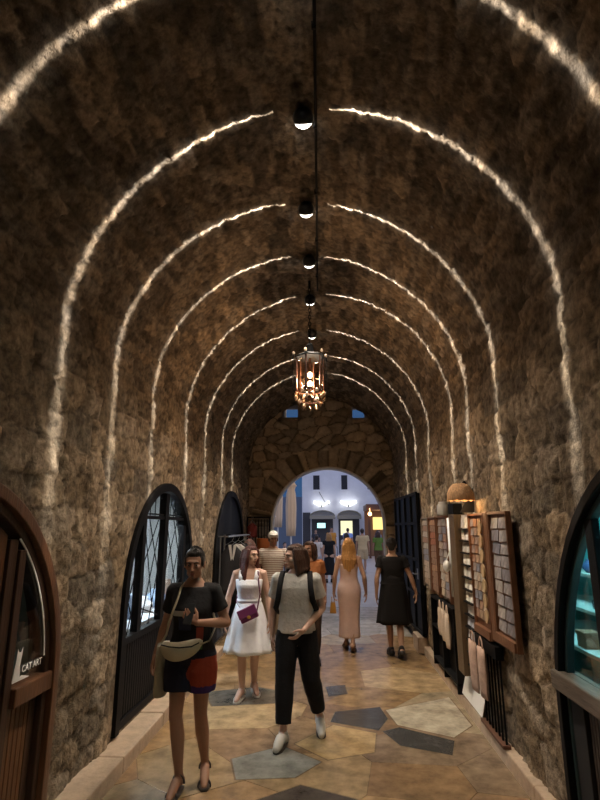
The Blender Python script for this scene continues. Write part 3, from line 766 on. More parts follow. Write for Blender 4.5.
# ---- the turquoise lit shop window at the right
d = DOORS['dr']; o4 = Vector(TR(d[1], d[5], 0)); root = empty('door_4', o4); tag(root, kind='structure')
m = MB(); m.band(arch(*d[1:6], ins=.045), arch(d[1], d[2] + .018, d[3], d[4] + .018, d[5]), -.08, .02, TR); m.build('frame', M['black'], root, o4, bevel=.006)
m = MB(); m.band(arch(*d[1:6], ins=.08), arch(*d[1:6], ins=.045), -.07, -.02, TR); m.build('inner_frame', mat('dark_teal_metal', (.02, .05, .055), .4), root, o4, bevel=.005)
tb = mat('grey_brown_timber', (.13, .10, .075), .6, bump=.3, bscale=16, var=.4, stretch=(6, .6, 6))
m = MB(); m.bx(1.1, 3.99, .86, .97, -.10, .045, T=TR); m.build('sill_beam', tb, root, o4, bevel=.01)
for y_ in (3.27, 2.25):
    m = MB(); m.bx(y_, y_ + .10, .97, ztop(d, y_ + .05, .06), -.06, -.015, T=TR); m.build('mullion', M['black'], root, o4, bevel=.006)
m = MB(); m.bx(3.72, 3.9, d[5], .86, -.10, -.03, T=TR); m.build('side_post', M['dark'], root, o4, bevel=.004)
m = MB(); y = 1.2
while y < 3.7: m.bx(y + .006, y + .034, d[5], .86, -.10, -.055, T=TR); y += .04
m.bx(1.2, 3.72, d[5], .86, -.12, -.10, T=TR); m.build('ribbed_panel', mat('ribbed_dark_timber', (.06, .045, .035), .6, bump=.2, var=.4), root, o4, bevel=.003)
m = MB(); clip_quad(m, d, TR, d[1] - 1.38, d[1] + 1.38, .97, -.055, -.049, .07, k=30); m.build('glass_pane', M['glass'], root, o4)
room('wall_shop_teal', TR, .9, 5.7, .1, 2.6, .95, M['teal'])
light('shop_lamp', 'AREA', TR(4.4, 2.5, -.45), 34, (.35, .92, 1), rot=(0, 0, 0), size=.7)
light('shop_lamp', 'AREA', TR(1.9, 2.32, -.45), 14, (.35, .92, 1), rot=(0, 0, 0), size=.7)
shelfm = mat('pale_shelf', (.55, .62, .6), .5)
for z_, lb in ((1.0, 'lowest pale display shelf behind the turquoise window'), (1.22, 'middle pale display shelf behind the turquoise window'), (1.46, 'top pale display shelf behind the turquoise window')):
    m = MB(); n1 = {1.0: -.30, 1.22: -.50, 1.46: -.66}[z_]; m.bx(1.0, 5.6, z_, z_ + .025, -.94, n1, T=TR); tag(m.build('display_shelf', shelfm, org=TR(2.6, z_, -.8)), lb, 'shelf')
dk = mat('dark_ornament', (.02, .03, .035), .5); tan_ = mat('terracotta_box', (.32, .16, .10), .7); blu = mat('blue_ornament', (.05, .09, .25), .5); crm = mat('cream_ornament', (.6, .6, .55), .6)
def ship(lb, y_, z_, n, mt, L=.22):
    c = TR(y_, z_, n); r_e = empty('model_ship', c); tag(r_e, lb, 'ornament')
    m = MB(); rings = []
    for t in np.linspace(-1, 1, 9):
        ww = .035 * math.sqrt(max(.02, 1 - t * t)); hz = .05 + .015 * t * t
        rings.append([(c[0] + ww * a, c[1] + t * L / 2, c[2] + b) for a, b in ((-1, hz), (-.8, .02), (0, .0), (.8, .02), (1, hz))])
    m.loft(rings); m.build('hull', mt, r_e, c)
    m = MB(); m.bx(c[0] - .02, c[0] + .02, c[1] - .05, c[1] + .05, c[2] + .05, c[2] + .085); m.build('cabin', mt, r_e, c, bevel=.003)
    for dy, hh in ((-.05, .15), (.03, .18)):
        m = MB(); m.tube([(c[0], c[1] + dy, c[2] + .05), (c[0], c[1] + dy, c[2] + hh)], .005, 6); m.lathe([(.001, hh - .045), (.018, hh - .04), (.001, hh)], (c[0], c[1] + dy, c[2]), 8); m.build('mast', mt, r_e, c)
ship('dark model ship on the middle shelf of the turquoise window', 4.55, 1.245, -.58, dk)
ship('second dark model ship nearer on the middle turquoise shelf', 4.15, 1.245, -.6, dk)
def bowlset(lb, y_, z_, n, mt, r=.06, h=.1):
    c = TR(y_, z_, n); m = MB(); m.lathe([(r * .5, 0), (r, h * .35), (r * .9, h * .75), (r * .45, h), (r * .5, h * 1.1), (r * .3, h * 1.1)], c, 18); tag(m.build('ornament_jar', mt, org=c, smooth=True), lb, 'jar')
bowlset('blue jar on the top turquoise shelf beside cream jar', 5.05, 1.485, -.76, blu); bowlset('cream jar on the top turquoise shelf beside blue jar', 4.86, 1.485, -.76, crm, .045, .12)
bowlset('small dark jar on the top turquoise shelf near the mullion', 4.66, 1.485, -.76, dk, .05, .09); bowlset('cream jar low on the lowest turquoise shelf', 4.08, 1.025, -.38, crm, .045, .09)
c = TR(4.36, 1.025, -.38); r_e = empty('gift_box', c); tag(r_e, 'terracotta gift box on the lowest turquoise shelf near the sill', 'box')
m = MB(); m.bx(4.29, 4.43, 1.025, 1.11, -.44, -.33, T=TR); m.build('body', tan_, r_e, c, bevel=.004); m = MB(); m.bx(4.283, 4.437, 1.11, 1.135, -.447, -.323, T=TR); m.build('lid', tan_, r_e, c, bevel=.004)

# ================================================================== souvenir boards along the right wall
cardm = [mat('card_%d' % i, c, .55, var=.5, vscale=22, bump=.1) for i, c in enumerate([(.42, .30, .20), (.30, .24, .22), (.5, .4, .3), (.34, .2, .13), (.24, .24, .28), (.46, .42, .36)])]
greyc = [mat('grey_card_%d' % i, c, .5, var=.5, vscale=22) for i, c in enumerate([(.22, .20, .21), (.30, .27, .26), (.16, .15, .17), (.36, .32, .28)])]
redc = [mat('red_card_%d' % i, c, .55, var=.5, vscale=22) for i, c in enumerate([(.38, .14, .07), (.30, .18, .12), (.45, .26, .15)])]
palec = [mat('pale_card_%d' % i, c, .5, var=.35, vscale=22) for i, c in enumerate([(.75, .68, .52), (.66, .62, .55), (.8, .76, .66), (.55, .52, .46)])]
bluec = [mat('bluish_card_%d' % i, c, .5, var=.4, vscale=22) for i, c in enumerate([(.55, .6, .68), (.3, .42, .58), (.7, .7, .7)])]
def board(lb, y0, y1, z0, z1, n0, wood, ledge=True):
    o = Vector(TR((y0 + y1) / 2, z0, n0)); r_e = empty('souvenir_board', o); tag(r_e, lb, 'display board')
    m = MB(); m.bx(y0, y1, z0, z1, n0, n0 + .018, T=TR); m.build('panel', wood, r_e, o)
    m = MB(); k = .022
    for a in ((y0 - k, y0, z0 - k, z1 + k), (y1, y1 + k, z0 - k, z1 + k), (y0, y1, z1, z1 + k)): m.bx(*a, n0, n0 + .045, T=TR)
    m.build('frame', wood, r_e, o, bevel=.003)
    if ledge: m = MB(); m.bx(y0, y1, z0 - k, z0 + .05, n0, n0 + .06, T=TR); m.build('ledge', wood, r_e, o, bevel=.003)
rc = random.Random(5)
def cards(lb, group, y0, y1, z0, z1, n, ny, nz, mats, fill=.86, name='souvenir_card'):
    proto = None
    for j in range(nz):
        for i in range(ny):
            cyy = y0 + (i + .5) * (y1 - y0) / ny; czz = z0 + (j + .5) * (z1 - z0) / nz
            w_, h_ = (y1 - y0) / ny * fill, (z1 - z0) / nz * fill
            o = Vector(TR(cyy, czz, n)); m = MB(); t = rc.uniform(-.05, .05); tl = rc.uniform(.004, .014)
            P = lambda u, v, q: TR(cyy + u * math.cos(t) - v * math.sin(t), czz + u * math.sin(t) + v * math.cos(t), n + q + (v / h_ + .5) * -tl + .012)
            m.prism([(-w_ / 2, -h_ / 2), (w_ / 2, -h_ / 2), (w_ / 2, h_ / 2), (-w_ / 2, h_ / 2)], 0, .004, P)
            tag(m.build(name, rc.choice(mats), org=o), lb, 'card', group)
N0 = .045
board('nearest wooden souvenir board, holding dark grey cards', 4.50, 4.98, .97, 1.97, N0, M['boardwood'])
cards('small dark grey souvenir card on the nearest wooden board', 'cards on the nearest board', 4.52, 4.96, 1.04, 1.95, N0 + .02, 2, 9, greyc)
board('second wooden souvenir board, with round tags along one edge', 5.17, 5.69, .93, 1.97, N0, M['boardwood'])
cards('small brown souvenir card on the board with round tags', 'cards on the second board', 5.28, 5.67, 1.04, 1.95, N0 + .02, 3, 11, cardm)
for k in range(7):
    z_ = 1.10 + k * .128; c = TR(5.222, z_, N0 + .05); m = MB()
    m.prism([(5.222 + .052 * math.cos(a), z_ + .058 * math.sin(a)) for a in np.linspace(0, 2 * PI, 17)[:-1]], N0 + .046, N0 + .062, TR)
    tag(m.build('round_tag', mat('tan_tag_%d' % k, (.5, .36, .2), .6, var=.3), org=c, bevel=.003), 'round tan souvenir tag on the near edge of the second board', 'tag', 'round tags on the second board')
m = MB(); m.bx(5.02, 5.13, .93, 2.0, .02, .09, T=TR); tag(m.build('wooden_post', M['boardwood'], org=TR(5.07, .93, .05), bevel=.005), 'brown wooden post between the two nearest souvenir boards', 'post')
# narrow rack of pale cards down to the kerb
o = Vector(TR(5.91, .5, .05)); r_e = empty('card_rack', o); tag(r_e, 'narrow tall rack of pale cards beside the tall wooden post', 'card rack')
m = MB(); m.bx(5.75, 6.08, .5, 1.99, .045, .06, T=TR); m.build('back_panel', palec[1], r_e, o)
for z_ in np.arange(.52, 1.95, .12):
    m = MB(); m.bx(5.75, 6.08, z_, z_ + .012, .06, .10, T=TR); m.build('ledge', M['black'], r_e, o)
cards('pale souvenir card in the upper part of the narrow rack', 'pale cards in the narrow rack', 5.765, 6.065, 1.13, 1.97, .065, 2, 7, palec)
cards('bluish souvenir card in the lower part of the narrow rack', 'bluish cards in the narrow rack', 5.765, 6.065, .54, 1.02, .065, 2, 4, bluec)
m = MB(); m.bx(6.13, 6.40, .40, 2.0, .02, .13, T=TR); tag(m.build('wooden_post', mat('olive_brown_timber', (.13, .085, .045), .55, bump=.3, bscale=12, var=.4, stretch=(6, 6, .6)), org=TR(6.26, .128, .05), bevel=.006), 'tall dark wooden post fixed to the wall beside the pale card rack', 'post')
c = TR(6.57, 1.0, .08)
m = MB(); m.tube([TR(6.52, 1.30, .09), TR(6.52, 1.97, .09)], .022, 10); m.tube([TR(6.62, 1.1, .09), TR(6.62, 1.97, .09)], .016, 10); tag(m.build('hanging_strap', mwht, org=c, smooth=True), 'two white straps hanging beside the tall wooden post', 'straps')
c = TR(6.52, 1.42, .13); r_e = empty('white_pouch', c); tag(r_e, 'small white pouch hanging on white straps by the tall post', 'pouch')
m = MB(); m.ell(TR(6.52, 1.44, .16), (.04, .05, .065)); m.build('pouch', mwht, r_e, c, smooth=True); m = MB(); m.tube([TR(6.52, 1.50, .16), TR(6.51, 1.60, .12)], .006, 6); m.build('loop', mwht, r_e, c)
board('third souvenir board, dense with brown and grey cards', 6.80, 7.38, 1.02, 1.98, N0, M['boardwood'], False)
cards('small brown or grey souvenir card on the third board', 'cards on the third board', 6.82, 7.36, 1.04, 1.97, N0 + .02, 2, 10, cardm + greyc[1:2])
board('fourth souvenir board, narrow with reddish cards', 7.50, 7.98, 1.02, 1.98, N0, M['boardwood'], False)
cards('small reddish souvenir card on the narrow fourth board', 'cards on the fourth board', 7.52, 7.96, 1.04, 1.97, N0 + .02, 1, 11, redc)
board('farthest souvenir board, beside the iron gate leaf', 8.10, 8.62, 1.05, 1.98, N0, mat('grey_wood', (.2, .16, .12), .6, var=.3), False)
cards('small beige souvenir card on the farthest board', 'cards on the farthest board', 8.12, 8.60, 1.07, 1.97, N0 + .02, 1, 11, cardm)
# black shelf cabinet, hung bags
def bag(lb, y_, z1, w_, h_, n, mt):
    c = TR(y_, z1, n); r_e = empty('cloth_bag', c); tag(r_e, lb, 'bag', None)
    m = MB(); rings = []
    for t in np.linspace(0, 1, 8):
        zz = z1 - .07 - t * h_; dd = .008 + .022 * math.sin(PI * min(1, t * .8 + .1))
        rings.append([TR(y_ + w_ / 2 * math.cos(a) * (1 + .03 * math.sin(4 * t)), zz, n + dd * math.sin(a) * (1 + .3 * math.sin(3 * a + 4 * t))) for a in [2 * PI * j / 20 for j in range(20)]])
    m.loft(rings); m.build('pouch', mt, r_e, c, smooth=True)
    for s_ in (-1, 1):
        m = MB(); m.tube([TR(y_ + s_ * w_ * .28, z1 - .08, n), TR(y_ + s_ * w_ * .2, z1 - .01, n), TR(y_, z1 + .02, n)], .007, 6); m.build('strap', mt, r_e, c)
o = Vector(TR(7.2, .5, .04)); r_e = empty('black_rack', o); tag(r_e, 'black shelf rack under the third souvenir board', 'rack')
m = MB(); m.bx(6.55, 7.95, .14, .98, .03, .045, T=TR); m.build('back_panel', M['black'], r_e, o)
for z_ in (.95, .60, .2): m = MB(); m.bx(6.55, 7.95, z_, z_ + .025, .045, .12, T=TR); m.build('shelf', M['black'], r_e, o)
for y_ in (6.55, 7.25, 7.92): m = MB(); m.bx(y_, y_ + .03, .12, .98, .045, .12, T=TR); m.build('upright', M['black'], r_e, o)
beige = mat('beige_canvas', (.62, .5, .38), .9, bump=.4, bscale=60); pinkb = mat('pinkish_canvas', (.52, .36, .28), .9, bump=.4, bscale=60, var=.25, vscale=14)
bag('first beige cloth bag hung from the black rack, nearest the tall post', 6.70, .98, .16, .36, .16, beige)
bag('second beige cloth bag hung from the black rack, middle one', 6.90, .99, .15, .33, .16, beige)
bag('third beige cloth bag hung from the black rack, farthest one', 7.10, .99, .15, .30, .16, beige)
o = Vector(TR(5.4, .4, .05)); r_e = empty('bag_rack', o); tag(r_e, 'black metal rack with pickets under the second souvenir board', 'rack')
m = MB(); m.bx(5.05, 5.72, .78, .885, .03, .10, T=TR); m.build('top_panel', M['black'], r_e, o, bevel=.004)
for y_ in np.arange(5.08, 5.72, .095): m = MB(); m.tube([TR(y_, .125, .06), TR(y_, .82, .06)], .009, 6); m.build('picket', M['black'], r_e, o)
m = MB(); m.bx(5.05, 5.72, .125, .15, .035, .10, T=TR); m.build('base_rail', mat('rusty_iron', (.12, .05, .025), .7), r_e, o)
bag('pinkish printed cloth bag hung from the picket rack, farther one', 5.62, .90, .26, .42, .15, pinkb)
bag('pinkish printed cloth bag hung from the picket rack, nearer one', 5.32, .90, .22, .40, .15, pinkb)
m = MB()
for y0, y1 in ((5.50, 5.90), (5.905, 6.45)):
    m.add([(1.392, y0, .134), (1.392, y1, .134), (1.456, y1, .365), (1.456, y0, .365), (1.386, y0, .140), (1.386, y1, .140), (1.448, y1, .372), (1.448, y0, .372)], [(0, 1, 2, 3), (7, 6, 5, 4), (0, 4, 5, 1), (1, 5, 6, 2), (2, 6, 7, 3), (3, 7, 4, 0)])
tag(m.build('white_board', mat('white_panel', (.85, .83, .78), .5), org=(1.42, 5.8, .134)), 'white board propped on the kerb below the tall wooden post', 'board')
# straw lampshade on a black bracket above the boards
c = Vector((1.27, 5.22, 2.15)); r_e = empty('straw_wall_lamp', c); tag(r_e, 'straw lampshade on a dark bracket above the souvenir boards', 'wall lamp')
m = MB(); rings = []
for r0, z0 in ((.03, .13), (.07, .12), (.105, .08), (.125, .03), (.13, -.03), (.125, -.035), (.115, .02), (.09, .07), (.03, .10)):
    rings.append([(c.x + r0 * math.cos(a), c.y + r0 * 1.15 * math.sin(a), c.z + z0 + .006 * math.sin(11 * a)) for a in [2 * PI * j / 36 for j in range(36)]])
m.loft(rings); m.build('shade', mat('straw', (.58, .34, .17), .8, bump=.9, bscale=30, var=.4, vscale=30, stretch=(3, 3, .5)), r_e, c, smooth=True)
m = MB(); m.tube([(c.x, c.y, c.z + .11), (c.x + .05, c.y + .02, c.z + .15), (1.43, c.y + .15, c.z + .03)], .012, 8); m.prism([(1.30, 2.01), (1.44, 2.01), (1.44, 2.25)], c.y + .17, c.y + .20, lambda u, v, n: (u, n, v)); m.build('bracket', M['black'], r_e, c)
m = MB(); m.ell((c.x, c.y, c.z + .03), (.03, .03, .04)); m.build('bulb', emis('warm_bulb', (1, .6, .28), 6), r_e, c, smooth=True)
light('straw_lamp_light', 'POINT', (c.x, c.y, c.z - .06), 5, (1, .62, .3), .03)
c = TR(6.95, 2.005, .08); m = MB(); m.lathe([(.065, 0), (.07, .02), (.07, .12), (.045, .15), (.05, .165), (.03, .165)], c, 18); tag(m.build('pale_jar', mat('milky_glass', (.6, .6, .58), .25), org=c, smooth=True), 'pale milky jar standing on top of the third souvenir board', 'jar')
c = TR(6.27, 2.004, .08); m = MB(); m.bx(6.14, 6.40, 2.004, 2.12, .03, .13, T=TR); tag(m.build('black_box', M['black'], org=c, bevel=.006), 'small black box under the straw lampshade', 'box')

# ================================================================== hanging lantern
lc = Vector((-.215, 5.95, 0)); zt, zb = 3.84, 3.42; hexr = .165
cop = mat('aged_copper', (.12, .06, .045), .4, metal=.6, var=.4, vscale=20); brass = mat('pale_crystal_brass', (.62, .45, .33), .3, metal=.3, var=.4, vscale=30)
root = empty('hanging_lantern', (lc.x, lc.y, zb)); tag(root, 'six-sided copper and glass lantern hanging from the vault on a chain', 'lantern'); OL = (lc.x, lc.y, zb)
hx = lambda r, z, k, off=0: (lc.x + r * math.cos(PI / 3 * k + .3 + off), lc.y + r * math.sin(PI / 3 * k + .3 + off), z)
m = MB(); m.loft([[hx(r, z, k) for k in range(6)] for r, z in ((hexr + .02, zt), (hexr + .02, zt + .02), (hexr * .75, zt + .05), (.05, zt + .07), (.045, zt + .16), (.03, zt + .18))]); m.build('roof', M['black'], root, OL)
m = MB(); m.loft([[hx(r, z, k) for k in range(6)] for r, z in ((hexr, zb), (hexr + .012, zb), (hexr + .012, zb + .018), (hexr, zb + .018))], close=True, cap=False); m.build('lower_ring', cop, root, OL)
for k in range(6):
    m = MB(); m.tube([hx(hexr, zb, k), hx(hexr, zt, k)], .010, 6); m.build('post', cop, root, OL)
gl = glass('amber_glass', (1, .88, .76), .12, .08)
for k in range(6):
    m = MB(); a, b = Vector(hx(hexr * .97, 0, k)), Vector(hx(hexr * .97, 0, k + 1)); T = lambda u, v, n: (a.x + (b.x - a.x) * u, a.y + (b.y - a.y) * u, v)
    p = [(.05, zb + .02), (.95, zb + .02), (.95, zt - .1), (.8, zt - .05), (.5, zt - .02), (.2, zt - .05), (.05, zt - .1)]
    m.prism(p, 0, .003, lambda u, v, n: (a.x + (b.x - a.x) * u + n, a.y + (b.y - a.y) * u + n, v)); m.build('glass_pane', gl, root, OL)
for k in range(6):
    m = MB(); m.tube([hx(hexr + .045, zt - .01, k), hx(hexr + .045, zb + .02, k), hx(hexr + .02, zb - .02, k)], .004, 6); m.tube([hx(hexr + .05, zt - .03, k), hx(hexr + .03, zt + .05, k), hx(hexr, zt, k)], .008, 6); m.build('outer_rod', M['black'], root, OL)
    m = MB(); m.ell(hx(hexr + .035, zt + .05, k), (.018, .018, .024), nu=10, nv=8); m.build('finial', brass, root, OL, smooth=True)
for i, (r0, z0) in enumerate(((hexr * 1.0, zb - .015), (hexr * 1.0, zb - .07), (hexr * .85, zb - .13), (hexr * .5, zb - .18))):
    n_ = (18, 16, 12, 6)[i]
    for k in range(n_):
        a = 2 * PI * (k + .5 * (i % 2)) / n_; p = (lc.x + r0 * math.cos(a), lc.y + r0 * math.sin(a), z0)
        m = MB(); m.lathe([(.002, .035), (.020, .012), (.021, -.006), (.002, -.036)], p, 6); m.build('crystal_drop', brass if (k + i) % 3 == 0 else gl, root, OL)
m = MB(); m.loft([[(lc.x + r * math.cos(2 * PI * j / 24), lc.y + r * math.sin(2 * PI * j / 24), z) for j in range(24)] for r, z in ((hexr * .70, zb - .115), (hexr * .75, zb - .115), (hexr * .75, zb - .1), (hexr * .70, zb - .1))], close=True, cap=False); m.build('crown_ring', cop, root, OL)
bm_ = emis('lantern_bulb', (1, .80, .55), 14)
for z_ in (3.52, 3.63):
    m = MB(); m.ell((lc.x, lc.y, z_), (.03, .03, .04), nu=14, nv=10); m.build('bulb', bm_, root, OL, smooth=True)
m = MB(); m.tube([(lc.x, lc.y, 3.42), (lc.x, lc.y, 3.49)], .02, 10); m.tube([(lc.x, lc.y, 3.66), (lc.x, lc.y, zt)], .014, 8); m.build('stem', cop, root, OL)
m = MB(); z_ = zt + .17; k = 0
while z_ < 4.80:
    ring = []
    for j in range(12):
        a = 2 * PI * j / 12; q = (.016 * math.cos(a), .030 * math.sin(a))
        ring.append(Vector((lc.x + (q[0] if k % 2 == 0 else 0), lc.y + (0 if k % 2 == 0 else q[0]), z_ + q[1])))
    m.tube(ring + [ring[0]], .005, 6, cap=False); z_ += .045; k += 1
m.tube([(lc.x, lc.y, 4.76), (lc.x, lc.y, 4.85)], .016, 8)
m.build('chain', M['black'], root, OL)
light('lantern_light', 'POINT', (lc.x, lc.y, 3.575), 62, (1, .80, .58), .06)

# ================================================================== the piazza beyond the arch
FY = 39.0
m = MB(); m.bx(-2.05, 14, FY, FY + 8, 0, 8.6); tag(m.build('house_wall', M['facade']), kind='structure')
m = MB(); m.bx(-12, -2.05, FY + 3, FY + 9, 0, 4.2); tag(m.build('far_house_wall', mat('blue_grey_render', (.16, .2, .26), .9)), kind='structure')
shut = mat('dark_shutter', (.02, .022, .03), .6)
for i, (x0, x1) in enumerate(((-1.22, -.75), (.86, 1.30), (2.78, 3.22))):
    r_e = empty('window_%d' % (i + 1), (x0, FY, 4.5)); tag(r_e, kind='structure'); O_ = (x0, FY, 4.5)
    m = MB(); m.bx(x0, x1, FY - .04, FY + .01, 4.55, 5.6); m.build('shutter', shut, r_e, O_)
    m = MB(); m.bx(x0 - .08, x1 + .08, FY - .10, FY + .01, 4.45, 4.55); m.build('sill', M['facade'], r_e, O_)
    m = MB()
    for z_ in np.arange(4.6, 5.55, .07): m.bx(x0 + .03, x1 - .03, FY - .055, FY - .04, z_, z_ + .045)
    m.build('louvre', shut, r_e, O_)
m = MB(); m.tube([(-.8, FY - .03, 4.4), (-.4, FY - .03, 3.7), (-.1, FY - .03, 3.45)], .02, 6); tag(m.build('wall_cable', M['black'], org=(-.5, FY, 3.9)), 'dark cable running down the white house front', 'cable')
def facade_lamp(lb, x):
    c = (x, FY - .12, 3.35); r_e = empty('facade_lamp', c); tag(r_e, lb, 'wall lamp', None)
    m = MB(); m.bx(x - .05, x + .05, FY - .1, FY - .002, 3.3, 3.4); m.build('bracket', M['black'], r_e, c)
    for s_ in (-1, 1):
        m = MB(); m.tube([(x + s_ * .06, FY - .14, 3.35), (x + s_ * .55, FY - .2, 3.68)], [.03, .085], 10); m.build('lamp_head', emis('facade_lamp_glow', (.95, .97, 1), 5), r_e, c)
    light('facade_light', 'POINT', (x, FY - .55, 3.75), 6, (.95, .97, 1), .1)
facade_lamp('bright double wall lamp over the cafe awning with the screen', -.62); facade_lamp('bright double wall lamp over the lit cafe doorway', 1.35)
def awning(lb, x, w_, col):
    c = (x, FY - .6, 2.9); r_e = empty('awning', c); tag(r_e, lb, 'awning')
    m = MB(); rings = []
    for t in np.linspace(0, PI, 13):
        cx_, cz_ = x - w_ / 2 * math.cos(t), 2.62 + .42 * math.sin(t); rings.append((cx_, cz_))
    m.band(rings, [(u * .97 + x * .03, v - .05) for u, v in rings], FY - 1.1, FY, lambda u, v, n: (u, n, v)); m.build('canopy', mat('awning_cloth', col, .8), r_e, c)
    m = MB(); m.bx(x - w_ / 2, x + w_ / 2, FY - 1.12, FY - 1.08, 2.42, 2.66); m.build('valance', mat('awning_valance', col, .8), r_e, c)
awning('rounded pale olive awning on the house, over the screen', -.55, 1.8, (.35, .33, .26)); awning('rounded pale olive awning on the house, over the lit doorway', 1.35, 1.7, (.35, .33, .26))
m = MB(); m.bx(-1.35, .2, FY - .05, FY + .05, 0, 2.45); m.bx(.6, 2.1, FY - .05, FY + .05, 0, 2.45); m.bx(-2.0, -1.45, FY - .06, FY + .05, 0, 2.9); tag(m.build('shopfront_wall', mat('dark_shopfront', (.05, .05, .055), .6)), kind='structure')
c = (-.62, FY - .2, 1.95); r_e = empty('television', c); tag(r_e, 'lit screen glowing pale cyan under the cafe awning', 'screen')
m = MB(); m.bx(-1.0, -.3, FY - .2, FY - .14, 1.75, 2.2); m.build('bezel', M['black'], r_e, c); m = MB(); m.bx(-.95, -.35, FY - .215, FY - .2, 1.8, 2.15); m.build('screen', emis('screen_glow', (.5, .95, 1), 1.6), r_e, c)
m = MB(); m.bx(-1.0, -.3, FY - .16, FY - .05, 1.9, 2.0); m.build('bracket', M['black'], r_e, c)
m = MB(); m.bx(.75, 1.6, FY - .09, FY - .05, 1.3, 2.3); tag(m.build('lit_shop_window', emis('lit_window', (1, .95, .6), 1.1), org=(1.2, FY, 1.3)), 'warm lit shop window under the second awning', 'window')
# brown terrace roof at the right with a lamp
c = (3.5, 34.5, 0); r_e = empty('terrace_pavilion', c); tag(r_e, 'brown roofed terrace pavilion right of the white house', 'pavilion'); tw = mat('terrace_timber', (.12, .05, .025), .6)
m = MB(); m.bx(2.25, 6.5, 33.2, 36.3, 2.9, 3.25); m.build('roof', tw, r_e, c)
for x_ in (2.35, 4.4): m = MB(); m.bx(x_, x_ + .14, 33.3, 33.44, 0, 2.9); m.build('post', tw, r_e, c)
m = MB(); m.bx(2.3, 6.5, 36.0, 36.2, 0, 2.9); m.build('back_wall', mat('terrace_wall', (.2, .11, .06), .8), r_e, c)
m = MB(); m.bx(2.85, 3.5, 35.92, 36.0, 1.7, 2.5); m.build('lit_menu', emis('menu_glow', (1, .75, .25), 1.5), r_e, c)
m = MB(); m.ell((2.45, 33.05, 2.65), (.12, .12, .12)); m.tube([(2.45, 33.05, 2.75), (2.45, 33.05, 2.98), (2.45, 33.22, 2.98)], .015, 6); tag(m.build('globe_lamp', emis('orange_lamp', (1, .55, .22), 7), org=(2.45, 33.05, 2.65), smooth=True), 'glowing orange globe lamp at the terrace roof corner', 'lamp')
light('terrace_light', 'POINT', (3.2, 34.4, 2.4), 30, (1, .6, .3), .2)
light('unseen_piazza_light', 'POINT', (4.5, 25, 6), 170, (.9, .93, 1), .3); light('unseen_piazza_light', 'POINT', (1.2, 16.2, 5.2), 170, (1, .80, .58), .2)  # unseen lights without fixtures; the warm one is added to tint the parasols
# folded parasols
pc = mat('parasol_canvas', (.80, .60, .40), .9, bump=.3, bscale=12)
def parasol(lb, x, y, top=3.7, rr0=.19):
    c = (x, y, 0); r_e = empty('folded_parasol', c); tag(r_e, lb, 'parasol')
    m = MB(); rings = []
    for r0, z in ((.05, 1.58), (.16, 1.55), (.175, 1.9), (rr0, 2.6), (.17, 3.1), (.13, 3.3), (.16, 3.42), (.2, 3.45), (.12, 3.6), (.02, 3.75)):
        rings.append([(x + r0 * math.cos(a) * (1 + .12 * math.sin(8 * a)), y + r0 * math.sin(a) * (1 + .12 * math.sin(8 * a)), z * top / 3.75) for a in [2 * PI * j / 32 for j in range(32)]])
    m.loft(rings); m.build('canopy', pc, r_e, c, smooth=True)
    m = MB(); m.tube([(x, y, .05), (x, y, 3.7)], .035, 10); m.build('pole', M['white'], r_e, c)
    m = MB(); m.lathe([(.35, .0), (.35, .06), (.06, .1)], c, 20); m.build('base', M['white'], r_e, c)
parasol('cream folded parasol standing tall in front of the cafe tables', -1.5, 20.4, 3.72); parasol('cream folded parasol behind, partly hidden by the arch side', -2.28, 23.2, 4.5)
c = (-3.15, 21, 0); r_e = empty('open_parasol', c); tag(r_e, 'white open parasol tip at the left edge of the arch', 'parasol')
m = MB(); m.lathe([(.02, 2.75), (1.0, 2.30), (1.0, 2.27), (.02, 2.70)], (-3.15, 21, 0), 8); m.build('canopy', mat('parasol_white', (.8, .8, .78), .9), r_e, c)
m = MB(); m.tube([(-3.15, 21, 0.02), (-3.15, 21, 2.7)], .025, 8); m.lathe([(.3, 0), (.3, .05), (.04, .08)], (-3.15, 21, 0), 16); m.build('pole', M['white'], r_e, c)
# cafe tables and chairs
cm_ = mat('pale_cafe_metal', (.45, .48, .55), .5)
def cafe_table(lb, x, y):
    c = (x, y, 0); r_e = empty('cafe_table', c); tag(r_e, lb, 'table', None)
    m = MB(); m.lathe([(.36, .72), (.37, .73), (.37, .745), (.36, .75)], c, 24); m.build('tabletop', cm_, r_e, c)
    m = MB(); m.tube([(x, y, .02), (x, y, .72)], .03, 10); m.build('column', M['black'], r_e, c); m = MB(); m.lathe([(.24, .0), (.24, .02), (.04, .05)], c, 20); m.build('base', M['black'], r_e, c)
def cafe_chair(lb, x, y, rz):
    r_e = empty('cafe_chair', (x, y, 0), rz); tag(r_e, lb, 'chair')
    m = MB(); m.bx(-.21, .21, -.21, .21, .43, .455); m.build('seat', cm_, r_e, bevel=.01)
    m = MB(); m.bx(-.2, .2, .19, .215, .62, .86); m.build('backrest', cm_, r_e, bevel=.01)
    for a in (-1, 1):
        m = MB(); m.tube([(a * .19, -.19, 0), (a * .19, -.19, .43)], .014, 8); m.build('leg', M['black'], r_e)
        m = MB(); m.tube([(a * .19, .2, 0), (a * .19, .2, .86)], .014, 8); m.build('leg', M['black'], r_e)
cafe_table('round cafe table just left of the tall folded parasol', -2.2, 21.6); cafe_table('round cafe table right of the tall folded parasol', -.75, 22.6); cafe_table('round cafe table deepest, below the lit screen', -.6, 28.8)
CH = [('pale cafe chair beside the table near the arch side', -1.85, 22.3, .4), ('pale cafe chair in front of the right-hand cafe table', -.95, 21.9, PI + .1), ('pale cafe chair behind the right-hand cafe table', -.55, 23.3, 0), ('pale cafe chair turned sideways at the right-hand cafe table', -1.45, 22.7, PI / 2), ('pale cafe chair before the deepest cafe table', -.9, 28.1, PI), ('pale cafe chair beside the deepest cafe table', .15, 28.9, -PI / 2)]
